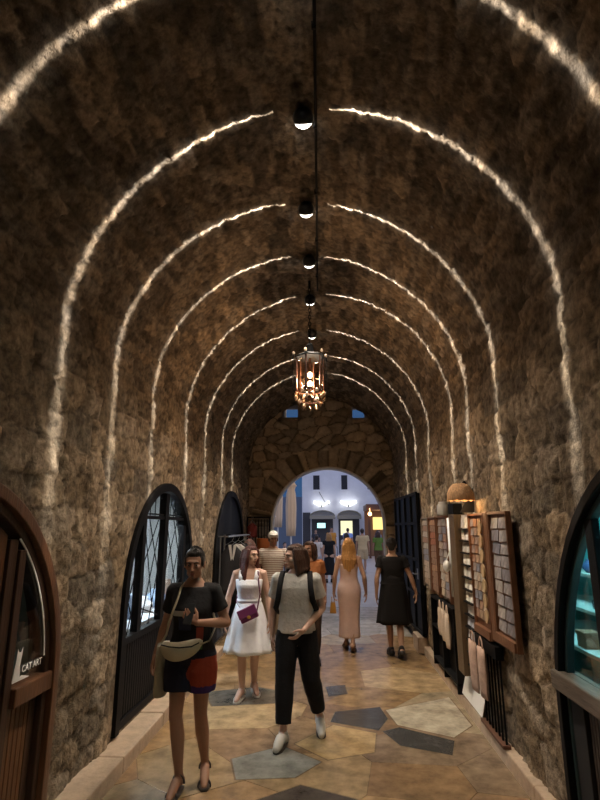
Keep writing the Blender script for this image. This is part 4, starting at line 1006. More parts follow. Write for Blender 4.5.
for q in CH: cafe_chair(*q)
# ================================================================== people
SKIN = {k: mat('skin_' + k, c, .55, bump=.05, bscale=80, var=.08) for k, c in
        {'tan': (.36, .19, .12), 'fair': (.58, .37, .28), 'mid': (.46, .27, .18), 'deep': (.27, .14, .085)}.items()}
HAIR = {k: mat('hair_' + k, c, .42, bump=.7, bscale=26, var=.4, vscale=24, stretch=(3, 3, .35)) for k, c in
        {'black': (.012, .010, .009), 'dark': (.03, .018, .012), 'red': (.075, .018, .012), 'brown': (.05, .02, .011), 'blonde': (.48, .24, .075), 'sandy': (.34, .2, .09)}.items()}
eye_w = mat('eye_white', (.5, .47, .44), .3); eye_i = mat('iris', (.03, .018, .012), .15); lipm = mat('lips', (.35, .10, .09), .4); browm = mat('eyebrow', (.03, .018, .012), .7)
def cloth(name, c, **k):
    a = dict(bump=.25, bscale=30, var=.12, vscale=5); a.update(k); return mat(name, c, .88, spec=.25, **a)

PF = [(.79, .085, .075, .01), (.84, .155, .105, .018), (.90, .172, .120, .02), (.95, .165, .112, .015), (1.02, .138, .096, .006), (1.08, .124, .088, 0), (1.16, .128, .092, -.002), (1.24, .142, .104, -.004), (1.31, .152, .102, 0), (1.37, .158, .088, .008), (1.405, .135, .072, .012), (1.435, .085, .062, .014), (1.47, .056, .055, .012)]
PM = [(.79, .085, .075, .01), (.84, .150, .105, .012), (.90, .160, .112, .012), (.95, .155, .106, .008), (1.02, .145, .098, .004), (1.08, .142, .096, 0), (1.16, .150, .102, 0), (1.24, .165, .112, 0), (1.31, .175, .114, 0), (1.37, .178, .098, .006), (1.41, .150, .078, .010), (1.44, .092, .066, .012), (1.475, .062, .06, .012)]
def prof_at(P, z):
    zs = [p[0] for p in P]
    return [float(np.interp(z, zs, [p[i] for p in P])) for i in (1, 2, 3)]
def ring(hw, hd, y, z, n=28, e=2.4, x=0, fn=None):
    R_ = []
    for j in range(n):
        a = 2 * PI * j / n; c_, s_ = math.cos(a), math.sin(a); k = fn(a) if fn else 1
        R_.append(Vector((x + hw * k * math.copysign(abs(c_) ** (2 / e), c_), y + hd * k * math.copysign(abs(s_) ** (2 / e), s_), z)))
    return R_
class Pose:
    """a standing figure 1.70 m tall facing -y; s=-1 is its right side; override what the photo shows"""
    def __init__(s, fem=True, **kw):
        sw = .162 if fem else .188
        s.fem = fem; s.P = PF if fem else PM; s.up = Vector(kw.get('up', (0, 0, 0))); s.lean = kw.get('lean', 0.0)
        s.head = kw.get('head', (0, 0, 0))           # yaw, pitch, roll
        s.sh = {k: Vector((k * sw, .008, 1.375)) for k in (-1, 1)}
        s.el = {k: Vector((k * (sw + .05), .03, 1.10)) for k in (-1, 1)}
        s.wr = {k: Vector((k * (sw + .06), -.02, .865)) for k in (-1, 1)}
        s.hand = {k: (Vector((k * .02, -.12, -1)), Vector((-k, 0, 0)), Vector((0, -1, 0))) for k in (-1, 1)}  # dir, palm normal, thumb
        s.curl = {-1: .35, 1: .35}
        s.hip = {k: Vector((k * .088, .01, .90)) for k in (-1, 1)}
        s.kn = {k: Vector((k * .092, -.015, .48)) for k in (-1, 1)}
        s.an = {k: Vector((k * .092, .015, .085)) for k in (-1, 1)}
        s.toe = {k: Vector((k * .112, -.165, .028)) for k in (-1, 1)}
        for q in ('sh', 'el', 'wr', 'hip', 'kn', 'an', 'toe'):
            for k, v in kw.get(q, {}).items(): getattr(s, q)[k] = Vector(v)
        for k, v in kw.get('hand', {}).items(): s.hand[k] = tuple(Vector(x) for x in v)
        for k, v in kw.get('curl', {}).items(): s.curl[k] = v
        s.bulk = kw.get('bulk', 1.0); s.arm = kw.get('arm', 1.0)
    def U(s, p):
        """upper body transform: shift plus forward lean"""
        p = Vector(p); z = p.z - .92
        return p + s.up + Vector((0, -s.lean * max(0, z), 0))
    def headM(s):
        return Matrix.Rotation(s.head[0], 3, 'Z') @ Matrix.Rotation(s.head[1], 3, 'X') @ Matrix.Rotation(s.head[2], 3, 'Y')
    def H(s, p):
        c = Vector((0, .008, 1.50)); return s.U(c + s.headM() @ (Vector(p) + Vector((0, -.018, .088))))
def ellR(mb, po, c, r, extra=None):
    R_ = po.headM()
    if extra is not None: R_ = R_ @ extra
    mb.ell(po.H(c), r, R_, 18, 12)

def body_mb(po, detail=True):
    m = MB(); b = po.bulk
    for z in (0,): pass
    m.loft([[po.U(q) for q in ring(hw * b, hd * b, y, z)] for z, hw, hd, y in po.P])
    if po.fem:
        for k in (-1, 1): m.ell(po.U((k * .066, -.078, 1.245)), (.056, .05, .056))
    m.limb([po.U((0, .018, 1.40)), po.U((0, .012, 1.46)), po.H((0, .02, -.06))], [.056, .052, .052])
    # head
    ellR(m, po, (0, .014, .022), (.075, .094, .092)); ellR(m, po, (0, -.022, -.035), (.057, .066, .076)); ellR(m, po, (0, -.066, -.090), (.022, .020, .018))
    for k in (-1, 1):
        ellR(m, po, (k * .036, -.012, -.066), (.024, .042, .030)); ellR(m, po, (k * .036, -.058, -.020), (.024, .024, .024)); ellR(m, po, (k * .076, .012, -.008), (.011, .020, .032)); ellR(m, po, (k * .009, -.098, -.032), (.009, .009, .008))
    ellR(m, po, (0, -.076, .030), (.048, .016, .013)); ellR(m, po, (0, -.086, -.058), (.021, .011, .006)); ellR(m, po, (0, -.085, -.068), (.018, .011, .007))
    m.limb([po.H((0, -.084, .018)), po.H((0, -.098, -.008)), po.H((0, -.108, -.028))], [.009, .010, .013], 10)
    for k in (-1, 1):
        S, E_, Wr = po.U(po.sh[k]), po.U(po.el[k]), po.U(po.wr[k]); a = po.arm
        m.limb([S + Vector((-k * .05, 0, .012)), S, S.lerp(E_, .35), S.lerp(E_, .75), E_], [.05 * a, .052 * a, .043 * a, .038 * a, .036 * a])
        m.limb([E_, E_.lerp(Wr, .25), E_.lerp(Wr, .65), Wr], [.036 * a, .039 * a, .030 * a, .024])
        d, n, t = [Vector(x).normalized() for x in po.hand[k]]
        t = (t - d * t.dot(d)).normalized(); n = d.cross(t) if d.cross(t).dot(n) > 0 else -d.cross(t)
        R_ = Matrix((t, n, d)).transposed()
        m.limb([Wr, Wr + d * .03], [.023, .024], 10)
        m.ell(Wr + d * .052, (.039, .015, .048), R_, 16, 10)
        if detail:
            for off, L, in ((.029, .070), (.0095, .079), (-.0105, .073), (-.029, .056)):
                p = Wr + d * .088 + t * off; dd = (d + t * off * 3.2).normalized(); c_ = po.curl[k]; pts = [p - dd * .012, p]
                for fr, bend in ((.42, .55), (.32, 1.0), (.26, .8)):
                    dd = (dd * math.cos(c_ * bend) + n * math.sin(c_ * bend)).normalized(); p = p + dd * L * fr; pts.append(p)
                m.limb(pts, [.0095, .0092, .0086, .008, .0068], 8)
            p0 = Wr + d * .022 + t * .026; p1 = p0 + (d * .6 + t * .75 + n * .35).normalized() * .036; p2 = p1 + (d * .85 + t * .3 + n * .4).normalized() * .03; p3 = p2 + (d * .95 + t * .02 + n * .35).normalized() * .024
            m.limb([p0, p1, p2, p3], [.016, .0125, .0105, .0085], 8)
        else: m.ell(Wr + d * .12, (.034, .016, .05), R_, 12, 8)
        hp, kn, an, to = po.hip[k], po.kn[k], po.an[k], po.toe[k]
        m.limb([hp + Vector((0, 0, -.02)), hp.lerp(kn, .3), hp.lerp(kn, .7), hp.lerp(kn, .92), kn], [.088 * b, .080 * b, .062 * b, .053, .052])
        f = (to - an); f.z = 0; f = f.normalized()
        bk = -f * .014
        m.limb([kn, kn.lerp(an, .18) + bk * .6, kn.lerp(an, .35) + bk, kn.lerp(an, .6) + bk * .5, kn.lerp(an, .85), an], [.050, .052, .054, .044, .033, .033])
        m.limb([an + Vector((0, 0, -.02)) - f * .028, an.lerp(to, .35) + Vector((0, 0, .012)), an.lerp(to, .72) + Vector((0, 0, -.002)), to], [.036, .036, .034, .022], 12)
    return m

def face(po, o):
    for k in (-1, 1):
        m = MB(); m.ell(po.H((k * .031, -.078, .006)), (.0115, .0095, .0062), po.headM(), 12, 8, 0); m.ell(po.H((k * .031, -.0850, .006)), (.0058, .004, .0055), po.headM(), 10, 6, 1)
        m.build('eye', [eye_w, eye_i], o, smooth=True)
        m = MB(); m.limb([po.H((k * .014, -.0935, .024)), po.H((k * .031, -.0925, .030)), po.H((k * .047, -.082, .024))], [.0035, .0042, .003], 8); m.build('eyebrow', browm, o, smooth=True)
    m = MB(); m.ell(po.H((0, -.090, -.0575)), (.019, .0095, .0048), po.headM(), 14, 8); m.ell(po.H((0, -.089, -.067)), (.016, .0095, .0056), po.headM(), 14, 8); m.build('lips', lipm, o, smooth=True)

def hair_mb(po, style, seed=1):
    m = MB(); rr = random.Random(seed)
    if style == 'bald': return None
    ellR(m, po, (0, .026, .038), (.083, .093, .088))
    ellR(m, po, (0, -.008, .082), (.064, .062, .040))
    if style == 'short':
        for i in range(26):
            a = rr.uniform(0, 2 * PI); q = rr.uniform(.0, .9)
            p = Vector((.06 * q * math.cos(a), .01 + .07 * q * math.sin(a), .125 - .05 * q * q)); m.limb([po.H(p - Vector((0, 0, .02))), po.H(p + Vector((rr.uniform(-.015, .015), rr.uniform(-.02, .01), .012)))], [.016, .008], 6)
        ellR(m, po, (0, .06, -.01), (.062, .05, .06))
        for k in (-1, 1): ellR(m, po, (k * .068, -.012, .02), (.014, .03, .04))
    if style in ('long', 'shoulder', 'veil'):
        L = {'long': .40, 'shoulder': .22, 'veil': .34}[style]
        if style == 'veil':                 # long hair seen from behind, spread over the back
            for i in range(22):
                x = -.085 + .17 * i / 21; q = abs(x) / .085; j = rr.uniform(-.008, .008)
                m.limb([po.H((x * .85, .075 - .03 * q, .09 - .05 * q)), po.H((x * 1.0, .105 - .035 * q, .0)), po.H((x * 1.12 + j, .10 - .03 * q, -.10)), po.U((x * 1.15 + j, .115 - .02 * q, 1.36)), po.U((x * (.95 - .1 * q) + j, .125 - .02 * q, 1.37 - L * (.55 - .18 * q + rr.uniform(-.04, .04))))], [.02, .022, .022, .02, .009], 8)
        else:
            for k in (-1, 1):
                for i in range(9):
                    t_ = i / 8; y0 = -.03 + .12 * t_; x0 = k * (.074 - .03 * t_ * t_); l_ = L * rr.uniform(.85, 1.0) * (1 - .15 * t_)
                    top = po.H((x0 * .95, y0, .06)); mid = po.H((x0 * 1.12, y0 + .004, -.03)); low = po.H((x0 * 1.10, y0 + .012, -.10))
                    end = Vector((low.x + k * .012 + rr.uniform(-.01, .01), low.y + (.01 if style == 'long' else .0) + (-.05 if i < 4 and style == 'long' else .01), low.z - max(.03, l_ - .14)))
                    m.limb([top, mid, low, low.lerp(end, .5) + Vector((k * .014, 0, 0)), end], [.020, .026, .028, .028, .012], 8)
            for i in range(7):
                x = -.06 + .12 * i / 6
                m.limb([po.H((x, .09, .05)), po.H((x * 1.1, .108, -.03)), po.H((x * 1.15, .10, -.11)), po.H((x * 1.1, .10, -.11)) + Vector((0, .012, -max(.03, L * .8 - .14)))], [.024, .026, .026, .012], 8)
    if style == 'bun':
        ellR(m, po, (0, .07, .0), (.06, .045, .06)); ellR(m, po, (0, .085, .085), (.036, .036, .034)); ellR(m, po, (0, .07, -.045), (.05, .035, .03))
    if style == 'crop':
        ellR(m, po, (0, .05, -.02), (.066, .055, .06))
        for k in (-1, 1): ellR(m, po, (k * .070, .005, .01), (.013, .035, .045))
    return m

def person(label, loc, rz, height, po, skin, hair=None, style='short', vox=.005, facial=True, detail=True, name='person'):
    raw = body_mb(po, detail)
    o = fuse(raw, name, SKIN[skin], None, vox, 4); s_ = height / 1.70
    o.location = loc; o.rotation_euler = (0, 0, rz); o.scale = (s_,) * 3
    tag(o, label, 'person')
    if hair:
        h = hair_mb(po, style)
        if h: fuse(h, 'hair', HAIR[hair], o, vox * 1.1, 2, .006, .02)
    if facial: face(po, o)
    return o

def torso_rings(po, z0, z1, off, flare=0, fold=0, step=.03, seed=0):
    R_ = []; zs = np.linspace(z0, z1, max(3, int((z1 - z0) / step) + 1))
    for z in zs:
        hw, hd, y = prof_at(po.P, z); t = (z1 - z) / (z1 - z0); b = po.bulk
        if po.fem and 1.12 < z < 1.34: q = math.exp(-((z - 1.235) / .06) ** 2); hd = hd + .020 * q; y = y - .014 * q
        fn = (lambda a: 1 + fold * t * math.sin(7 * a + seed + 3 * t)) if fold else None
        R_.append([po.U(q) for q in ring(hw * b + off + flare * t, hd * b + off + flare * t, y, float(z), fn=fn)])
    return R_
def tee(po, o, mt, hem=.90, frac=.55, off=.016, neck=1.425, loose=1.0, vox=.007, flare=.01, name='tshirt'):
    m = MB(); m.loft(torso_rings(po, hem, neck, off, flare, .02))
    for k in (-1, 1):
        S, E_ = po.U(po.sh[k]), po.U(po.el[k])
        m.limb([S + Vector((-k * .06, 0, .012)), S], [.055, .064 * loose], 16)
        m.tube([S, S.lerp(E_, frac * .5), S.lerp(E_, frac)], [.062 * loose, .060 * loose, .063 * loose], 16)
    return fuse(m, name, mt, o, vox, 5, .008, .06)
def trousers(po, o, mt, waist=.97, cuff=.95, off=.014, wide=1.0, vox=.007, name='trousers', taper=1.0):
    m = MB(); m.loft(torso_rings(po, .80, waist, off + .002)); b = po.bulk
    for k in (-1, 1):
        hp, kn, an = po.hip[k], po.kn[k], po.an[k]
        if cuff <= .5:
            e = hp.lerp(kn, cuff / .5); m.tube([hp + Vector((0, 0, .02)), hp.lerp(e, .4), e], [(.092 * b + off) * 1.0, (.082 * b + off) * wide, (.070 * b + off) * wide], 18)
        else:
            e = kn.lerp(an, (cuff - .5) / .5)
            m.tube([hp + Vector((0, 0, .02)), hp.lerp(kn, .3), hp.lerp(kn, .7), kn, kn.lerp(e, .35), kn.lerp(e, .75), e], [.092 * b + off, .080 * b + off * wide, .066 + off * wide, .056 + off * wide, .055 + off * wide * taper, .044 + off * wide * taper, .040 + off * wide * taper], 18)
    return fuse(m, name, mt, o, vox, 4, .010, .07)
def skirt_rings(po, zt, zb, w0, d0, w1, d1, n=64, fold=.06, folds=9, y=.01, ease=1.0, dx=0):
    R_ = []
    for t in np.linspace(0, 1, 14):
        q = t ** ease; z = zt + (zb - zt) * t
        R_.append([Vector((dx * q + (w0 + (w1 - w0) * q) * math.cos(a) * (1 + fold * t * math.sin(folds * a + 1.3 * math.sin(2 * a))), y + (d0 + (d1 - d0) * q) * math.sin(a) * (1 + fold * t * math.sin(folds * a + 1.3 * math.sin(2 * a))), z + .006 * t * math.sin(5 * a))) for a in [2 * PI * j / n for j in range(n)]])
    return R_
def cloth_shell(name, mt, o, rings, thick=.006):
    m = MB(); inner = []
    for r in reversed(rings):
        c = sum(r, Vector()) / len(r); inner.append([p - (p - c).normalized() * thick for p in r])
    m.loft(rings + inner, cap=False, close=True); return m.build(name, mt, o, smooth=True)
def shoe(po, o, k, mt, sole=None, name='shoe', high=.0):
    an, to = po.an[k], po.toe[k]; f = (to - an); f.z = 0; f = f.normalized(); s_ = Vector((-f.y, f.x, 0))
    lift = max(0, an.z - .085); m = MB()
    heel = an - f * .038; heel.z = an.z - .04 - lift * .15
    m.limb([heel, an.lerp(to, .4) + Vector((0, 0, .008)), an.lerp(to, .75) + Vector((0, 0, .002)), to + f * .012 + Vector((0, 0, .004))], [.046, .044, .043, .030], 14)
    m.limb([an + Vector((0, 0, -.03)) - f * .01, an + Vector((0, 0, .008 + high)) - f * .006], [.045, .043], 14)
    u = fuse(m, name, mt, o, .005, 4)
    m = MB(); L = []
    for t, w_ in ((-.30, .026), (-.24, .036), (.1, .036), (.5, .043), (.85, .042), (1.08, .026), (1.14, .012)):
        p = an.lerp(to, t); q = Vector((an.x, an.y, 0)) + f * ((to - an).dot(f) * t)
        zz = max(0.002, (lift * max(0, 1 - max(0, t) / .75))); L.append((q, w_, zz))
    top = [q + s_ * w_ + Vector((0, 0, z_ + .024)) for q, w_, z_ in L] + [q - s_ * w_ + Vector((0, 0, z_ + .024)) for q, w_, z_ in reversed(L)]
    bot = [p - Vector((0, 0, .022)) for p in top]; n_ = len(top)
    m.add(top + bot, [tuple(range(n_)), tuple(reversed(range(n_, 2 * n_)))] + [(i, n_ + i, n_ + (i + 1) % n_, (i + 1) % n_) for i in range(n_)])
    m.build('sole', sole or mt, u, bevel=.003)
    return u
def sandal(po, o, k, mt, heel=.03, name='sandal', ankle=True):
    an, to = po.an[k], po.toe[k]; f = (to - an); f.z = 0; f = f.normalized(); s_ = Vector((-f.y, f.x, 0)); m = MB(); lift = max(0, an.z - .085)
    L = [(an - f * .045, .026, 1), (an + f * .0, .033, .8), (an.lerp(to, .5), .036, .35), (an.lerp(to, .85), .040, .0), (to + f * .02, .022, 0)]
    top = []; 
    for q, w_, t in L: top.append((q, w_, .022 + lift * t))
    A = [Vector((q.x, q.y, 0)) + s_ * w_ + Vector((0, 0, z_)) for q, w_, z_ in top] + [Vector((q.x, q.y, 0)) - s_ * w_ + Vector((0, 0, z_)) for q, w_, z_ in reversed(top)]
    Bv = [Vector((p.x, p.y, max(.001, p.z - .021 - (heel if False else 0)))) for p in A]; n_ = len(A)
    m.add(A + Bv, [tuple(range(n_)), tuple(reversed(range(n_, 2 * n_)))] + [(i, n_ + i, n_ + (i + 1) % n_, (i + 1) % n_) for i in range(n_)])
    def strap(c, w_, h_, tilt=0):
        pts = [c + s_ * (w_ * math.cos(a)) + Vector((0, 0, h_ * math.sin(a))) + f * tilt * math.sin(a) for a in np.linspace(-.35, PI + .35, 13)]
        m.tube(pts, [.009] * 13, 6, flat=.4)
    c = an.lerp(to, .74); strap(Vector((c.x, c.y, .018)), .042, .042)
    if ankle: strap(an + Vector((0, 0, -.02)), .040, .050, .02)
    else: c = an.lerp(to, .4); strap(Vector((c.x, c.y, .03)), .040, .055)
    return m.build(name, mt, o, smooth=True)
def world(o, p): return o.matrix_basis @ Vector(p)
def rel(m, o, name, mt, smooth=True, bevel=0):
    """a carried thing built in its bearer's frame, placed as a thing of its own"""
    MW = Matrix.Translation(o.location) @ o.rotation_euler.to_matrix().to_4x4() @ Matrix.Diagonal((*o.scale, 1))
    m.v = [tuple(MW @ Vector(p)) for p in m.v]; return m

# ---------------------------------------------------------------- 1 woman in dark T-shirt, nearest
po = Pose(True, head=(.06, .16, 0), bulk=.98,
          el={-1: (-.245, .12, 1.12), 1: (.265, .03, 1.135)}, wr={-1: (-.31, .10, .89), 1: (.085, -.205, 1.17)},
          hand={-1: ((-.25, -.05, -1), (1, 0, 0), (0, -1, .1)), 1: ((-.75, -.12, .55), (-.3, .9, -.2), (.35, -.1, .9))}, curl={1: 1.0, -1: .4},
          kn={-1: (-.085, -.05, .49), 1: (.085, .03, .49)}, an={-1: (-.030, -.08, .095), 1: (.115, .12, .115)}, toe={-1: (-.050, -.25, .032), 1: (.15, -.04, .03)})
p1_ = person('person in a dark T-shirt with belt bag, walking along the left kerb nearest', (-1.10, 4.36, 0), 0.0, 1.70, po, 'tan', 'black', 'short')
mtee = mat('dark_printed_tee', (.008, .0075, .009), .9, bump=.25, bscale=30)
t_ = tee(po, p1_, mtee, .95, .60, .016, 1.41, .98)
m = MB(); m.loft([[po.U(q) for q in ring(hw, hd, y, z)][18:25] for z, hw, hd, y in [(1.19, .150, .127, -.014), (1.225, .156, .137, -.018)]], cap=False)
def chest_patch(name, z0, z1, x0, x1, mt, off=.026):
    m = MB(); zs = np.linspace(z0, z1, 6); xs = np.linspace(x0, x1, 10); V = []; F = []
    for z in zs:
        hw, hd, y = prof_at(po.P, float(z)); q = math.exp(-((z - 1.235) / .06) ** 2); hd += .020 * q + off; y -= .014 * q; hw += off
        for x in xs:
            V.append(po.U((x, y - hd * max(.05, 1 - abs(x / hw) ** 2.4) ** (1 / 2.4), z)))
    for i in range(5):
        for j in range(9): F.append((i * 10 + j, i * 10 + j + 1, i * 10 + j + 11, i * 10 + j + 10))
    n_ = len(V); V2 = [p + Vector((0, .004, 0)) for p in V]
    m.add(V + V2, F + [tuple(reversed([q + n_ for q in f])) for f in F]); return m.build(name, mt, t_, smooth=True)
chest_patch('pale_print_band', 1.205, 1.245, -.125, .02, mat('print_pale', (.5, .46, .42), .9))
chest_patch('blue_print_panel', 1.10, 1.195, -.08, .02, mat('print_navy', (.03, .045, .10), .9))
chest_patch('red_print_panel', 1.02, 1.12, .06, .11, mat('print_red', (.30, .05, .03), .9))
chest_patch('green_print_panel', .965, 1.02, .02, .11, mat('print_green', (.05, .16, .05), .9))
sh_ = trousers(po, p1_, cloth('navy_shorts', (.018, .018, .035)), .985, .30, .018, 1.25, name='shorts')
sh_.data.materials.append(cloth('brick_red', (.30, .05, .025))); sh_.data.materials.append(cloth('violet_hem', (.05, .025, .12)))
for f in sh_.data.polygons:                                      # one leg of the shorts is red with a violet hem
    c = f.center
    if c.x > .012 + .02 * math.sin(c.z * 30) and c.z < .90 + .10 * (c.x - .1): f.material_index = 2 if c.z < .70 else 1
silv = mat('dark_silver_leather', (.12, .11, .11), .35, metal=.4)
for k in (-1, 1): sandal(po, p1_, k, silv)
bagc = mat('cream_leather', (.52, .47, .33), .55, bump=.15, bscale=40)
MWp = Matrix.Translation(p1_.location)
c = MWp @ Vector((-.055, -.15, .96)); r_e = empty('belt_bag', c); tag(r_e, 'cream belt bag slung across the front of the dark T-shirt', 'bag')
m = MB(); rings = []
for t in np.linspace(-1, 1, 17):
    q = math.sqrt(max(.03, 1 - abs(t) ** 3)); x = -.055 + t * .165; zc = .965 + .035 * t * t + t * .018
    rings.append([Vector((x, -.155 - .012 * (1 - t * t) + .028 * t * t * 2.2 + .036 * q * math.sin(a), zc - .005 + (.068 * q * math.cos(a)))) for a in [2 * PI * j / 18 for j in range(18)]])
m.loft(rings); rel(m, p1_, 0, 0); m.build('pouch', bagc, r_e, c, smooth=True)
m = MB(); m.tube([(-.19, -.165, 1.005), (-.12, -.198, 1.0), (-.04, -.205, .995), (.05, -.198, 1.003), (.10, -.17, 1.025)], .005, 6); rel(m, p1_, 0, 0); m.build('zip', M['black'], r_e, c)
m = MB(); P_s = [(-.215, -.09, 1.00), (-.185, -.06, 1.06), (-.155, -.13, 1.15), (-.115, -.155, 1.25), (-.09, -.135, 1.33), (-.085, -.07, 1.405), (-.08, .0, 1.437), (-.02, .08, 1.41), (.10, .125, 1.30), (.17, .10, 1.10), (.155, -.07, 1.02), (.11, -.14, 1.01)]
m.tube(P_s, [.013] * len(P_s), 8, flat=.35); rel(m, p1_, 0, 0); m.build('strap', bagc, r_e, c, smooth=True)
c = MWp @ Vector((-.235, .02, .95)); m = MB(); rings = []
for t in np.linspace(0, 1, 9): rings.append([Vector((-.225 + .045 * math.cos(a) * (1 + .15 * math.sin(3 * a + 4 * t)), .01 + .11 * math.sin(a), .98 - t * .36)) for a in [2 * PI * j / 24 for j in range(24)]])
m.loft(rings); rel(m, p1_, 0, 0); tag(m.build('folded_wrap', cloth('cream_wrap', (.42, .38, .28)), org=c, smooth=True), 'cream folded wrap hanging at the hip beside the dark shorts', 'wrap')
c = MWp @ Vector((.045, -.235, 1.225)); m = MB(); R_ = Matrix.Rotation(-.5, 3, 'Y') @ Matrix.Rotation(.3, 3, 'X'); m.box((.028, -.218, 1.235), (.012, .075, .15), Matrix.Rotation(1.2, 3, 'Z') @ Matrix.Rotation(.35, 3, 'Y')); rel(m, p1_, 0, 0)
tag(m.build('mobile_phone', mat('phone_glass', (.03, .035, .04), .15), org=c, bevel=.004), 'dark phone held at the chest over the dark T-shirt', 'phone')

# ---------------------------------------------------------------- 2 woman in the white sundress
po = Pose(True, head=(.75, .02, .06), bulk=1.02, arm=1.06,
          el={-1: (-.255, .03, 1.10), 1: (.235, .02, 1.10)}, wr={-1: (-.285, -.01, .86), 1: (.265, -.04, .86)},
          kn={-1: (-.075, -.05, .48), 1: (.075, .04, .48)}, an={-1: (-.055, -.075, .095), 1: (.065, .13, .11)}, toe={-1: (-.105, -.25, .03), 1: (.12, -.03, .03)})
p2_ = person('person in a white sundress with long dark red hair, walking and smiling aside', (-.97, 6.48, 0), 0.05, 1.645, po, 'fair', 'red', 'long')
wd = cloth('white_cotton', (.86, .89, .96), bump=.3)
m = MB(); m.loft(torso_rings(po, 1.0, 1.315, .014)); bod = fuse(m, 'dress_bodice', wd, p2_, .007, 4, .004, .05)
for k in (-1, 1):
    m = MB(); m.tube([po.U((k * .085, -.105, 1.29)), po.U((k * .095, -.10, 1.35)), po.U((k * .10, -.04, 1.415)), po.U((k * .10, .04, 1.41)), po.U((k * .09, .10, 1.33))], [.028] * 5, 8, flat=.25); m.build('dress_strap', wd, p2_, smooth=True)
m = MB(); m.loft([[po.U(q) for q in ring(.150, .112, .003, z)] for z in (1.05, 1.085)]); m.build('waistband', wd, p2_, smooth=True)
cloth_shell('dress_skirt', wd, p2_, skirt_rings(po, 1.06, .49, .146, .108, .285, .245, fold=.075, folds=10, ease=.75))
sw = mat('white_strap_leather', (.6, .57, .53), .5)
for k in (-1, 1): sandal(po, p2_, k, sw)
pb = mat('purple_leather', (.12, .018, .075), .4, bump=.1); MWp = Matrix.Translation(p2_.location) @ Matrix.Rotation(.05, 4, 'Z') @ Matrix.Scale(p2_.scale[0], 4)
c = MWp @ Vector((.01, -.235, .95)); r_e = empty('crossbody_bag', c); tag(r_e, 'purple crossbody bag with a gold clasp on the white sundress', 'bag')
Rb = Matrix.Rotation(-.42, 3, 'Y'); cb_ = Vector((.015, -.232, .945))
m = MB(); m.box(cb_, (.215, .07, .145), Rb); rel(m, p2_, 0, 0); m.build('pouch', pb, r_e, c, bevel=.012)
m = MB(); m.box(cb_ + Rb @ Vector((0, -.030, .026)), (.226, .025, .105), Rb); rel(m, p2_, 0, 0); m.build('flap', mat('plum_leather', (.17, .035, .13), .4), r_e, c, bevel=.008)
m = MB(); m.ell(cb_ + Rb @ Vector((0, -.045, -.032)), (.022, .008, .018)); rel(m, p2_, 0, 0); m.build('clasp', mat('gold', (.7, .45, .12), .3, metal=1), r_e, c, smooth=True)
m = MB(); pts = [cb_ + Vector((.10, .01, .03)), (.142, -.12, 1.15), (.125, -.125, 1.27), (.11, -.075, 1.40), (.09, .02, 1.435), (.0, .105, 1.38), (-.12, .135, 1.22), (-.165, .06, 1.09), (-.14, -.13, 1.06), cb_ + Vector((-.10, .01, .07))]
m.tube(pts, [.008] * len(pts), 6, flat=.4); rel(m, p2_, 0, 0); m.build('strap', pb, r_e, c, smooth=True)

# ---------------------------------------------------------------- 3 person in pale tee with backpack
po = Pose(False, head=(-1.0, .05, 0), bulk=.96, lean=.02,
          sh={-1: (-.175, .008, 1.375), 1: (.175, .008, 1.375)}, el={-1: (-.235, .07, 1.11), 1: (.245, .06, 1.115)}, wr={-1: (-.235, .02, .87), 1: (.085, -.17, .955)},
          hand={-1: ((.02, -.12, -1), (1, 0, 0), (0, -1, 0)), 1: ((-.72, -.25, -.62), (-.35, .85, -.2), (.2, -.5, .5))}, curl={-1: .5, 1: .45},
          kn={-1: (-.10, -.10, .49), 1: (.135, .01, .50)}, an={-1: (-.105, -.16, .095), 1: (.205, .19, .135)}, toe={-1: (-.14, -.33, .035), 1: (.225, .035, .03)})
p3_ = person('person in a pale grey T-shirt and black trousers with backpack, striding mid-passage', (-.335, 5.30, 0), -.03, 1.70, po, 'fair', 'brown', 'shoulder')
tg = tee(po, p3_, cloth('pale_grey_tee', (.50, .49, .46), bump=.35), .905, .62, .020, 1.435, 1.12)
trousers(po, p3_, cloth('black_trousers', (.010, .010, .012)), .985, .90, .016, 1.9, taper=1.0)
snk = cloth('white_sneaker', (.62, .58, .52))
for k in (-1, 1): shoe(po, p3_, k, snk, mat('dark_sole', (.07, .055, .045), .7), 'sneaker', -.008)
bk_ = cloth('black_nylon', (.012, .012, .014)); MWp = Matrix.Translation(p3_.location) @ Matrix.Rotation(-.03, 4, 'Z') @ Matrix.Scale(p3_.scale[0], 4)
c = MWp @ Vector((0, .2, 1.2)); r_e = empty('backpack', c); tag(r_e, 'black backpack worn over the pale grey T-shirt', 'backpack')
m = MB(); rings = []
for z, w_, d_ in ((.98, .10, .04), (1.0, .135, .065), (1.1, .145, .08), (1.25, .14, .075), (1.36, .12, .055), (1.40, .07, .03)): rings.append(ring(w_, d_, .205, z, 24, 3.5))
m.loft(rings); rel(m, p3_, 0, 0); m.build('pack', bk_, r_e, c, smooth=True)
for k in (-1, 1):
    pts = [(k * .12, .15, 1.35), (k * .128, .08, 1.435), (k * .130, -.01, 1.452), (k * .138, -.10, 1.40), (k * .148, -.142, 1.31), (k * .165, -.13, 1.20), (k * .192, -.06, 1.12), (k * .185, .06, 1.06), (k * .14, .155, 1.03)]
    m = MB(); m.tube(pts, [.026] * len(pts), 8, flat=.3); rel(m, p3_, 0, 0); m.build('shoulder_strap', bk_, r_e, c, smooth=True)

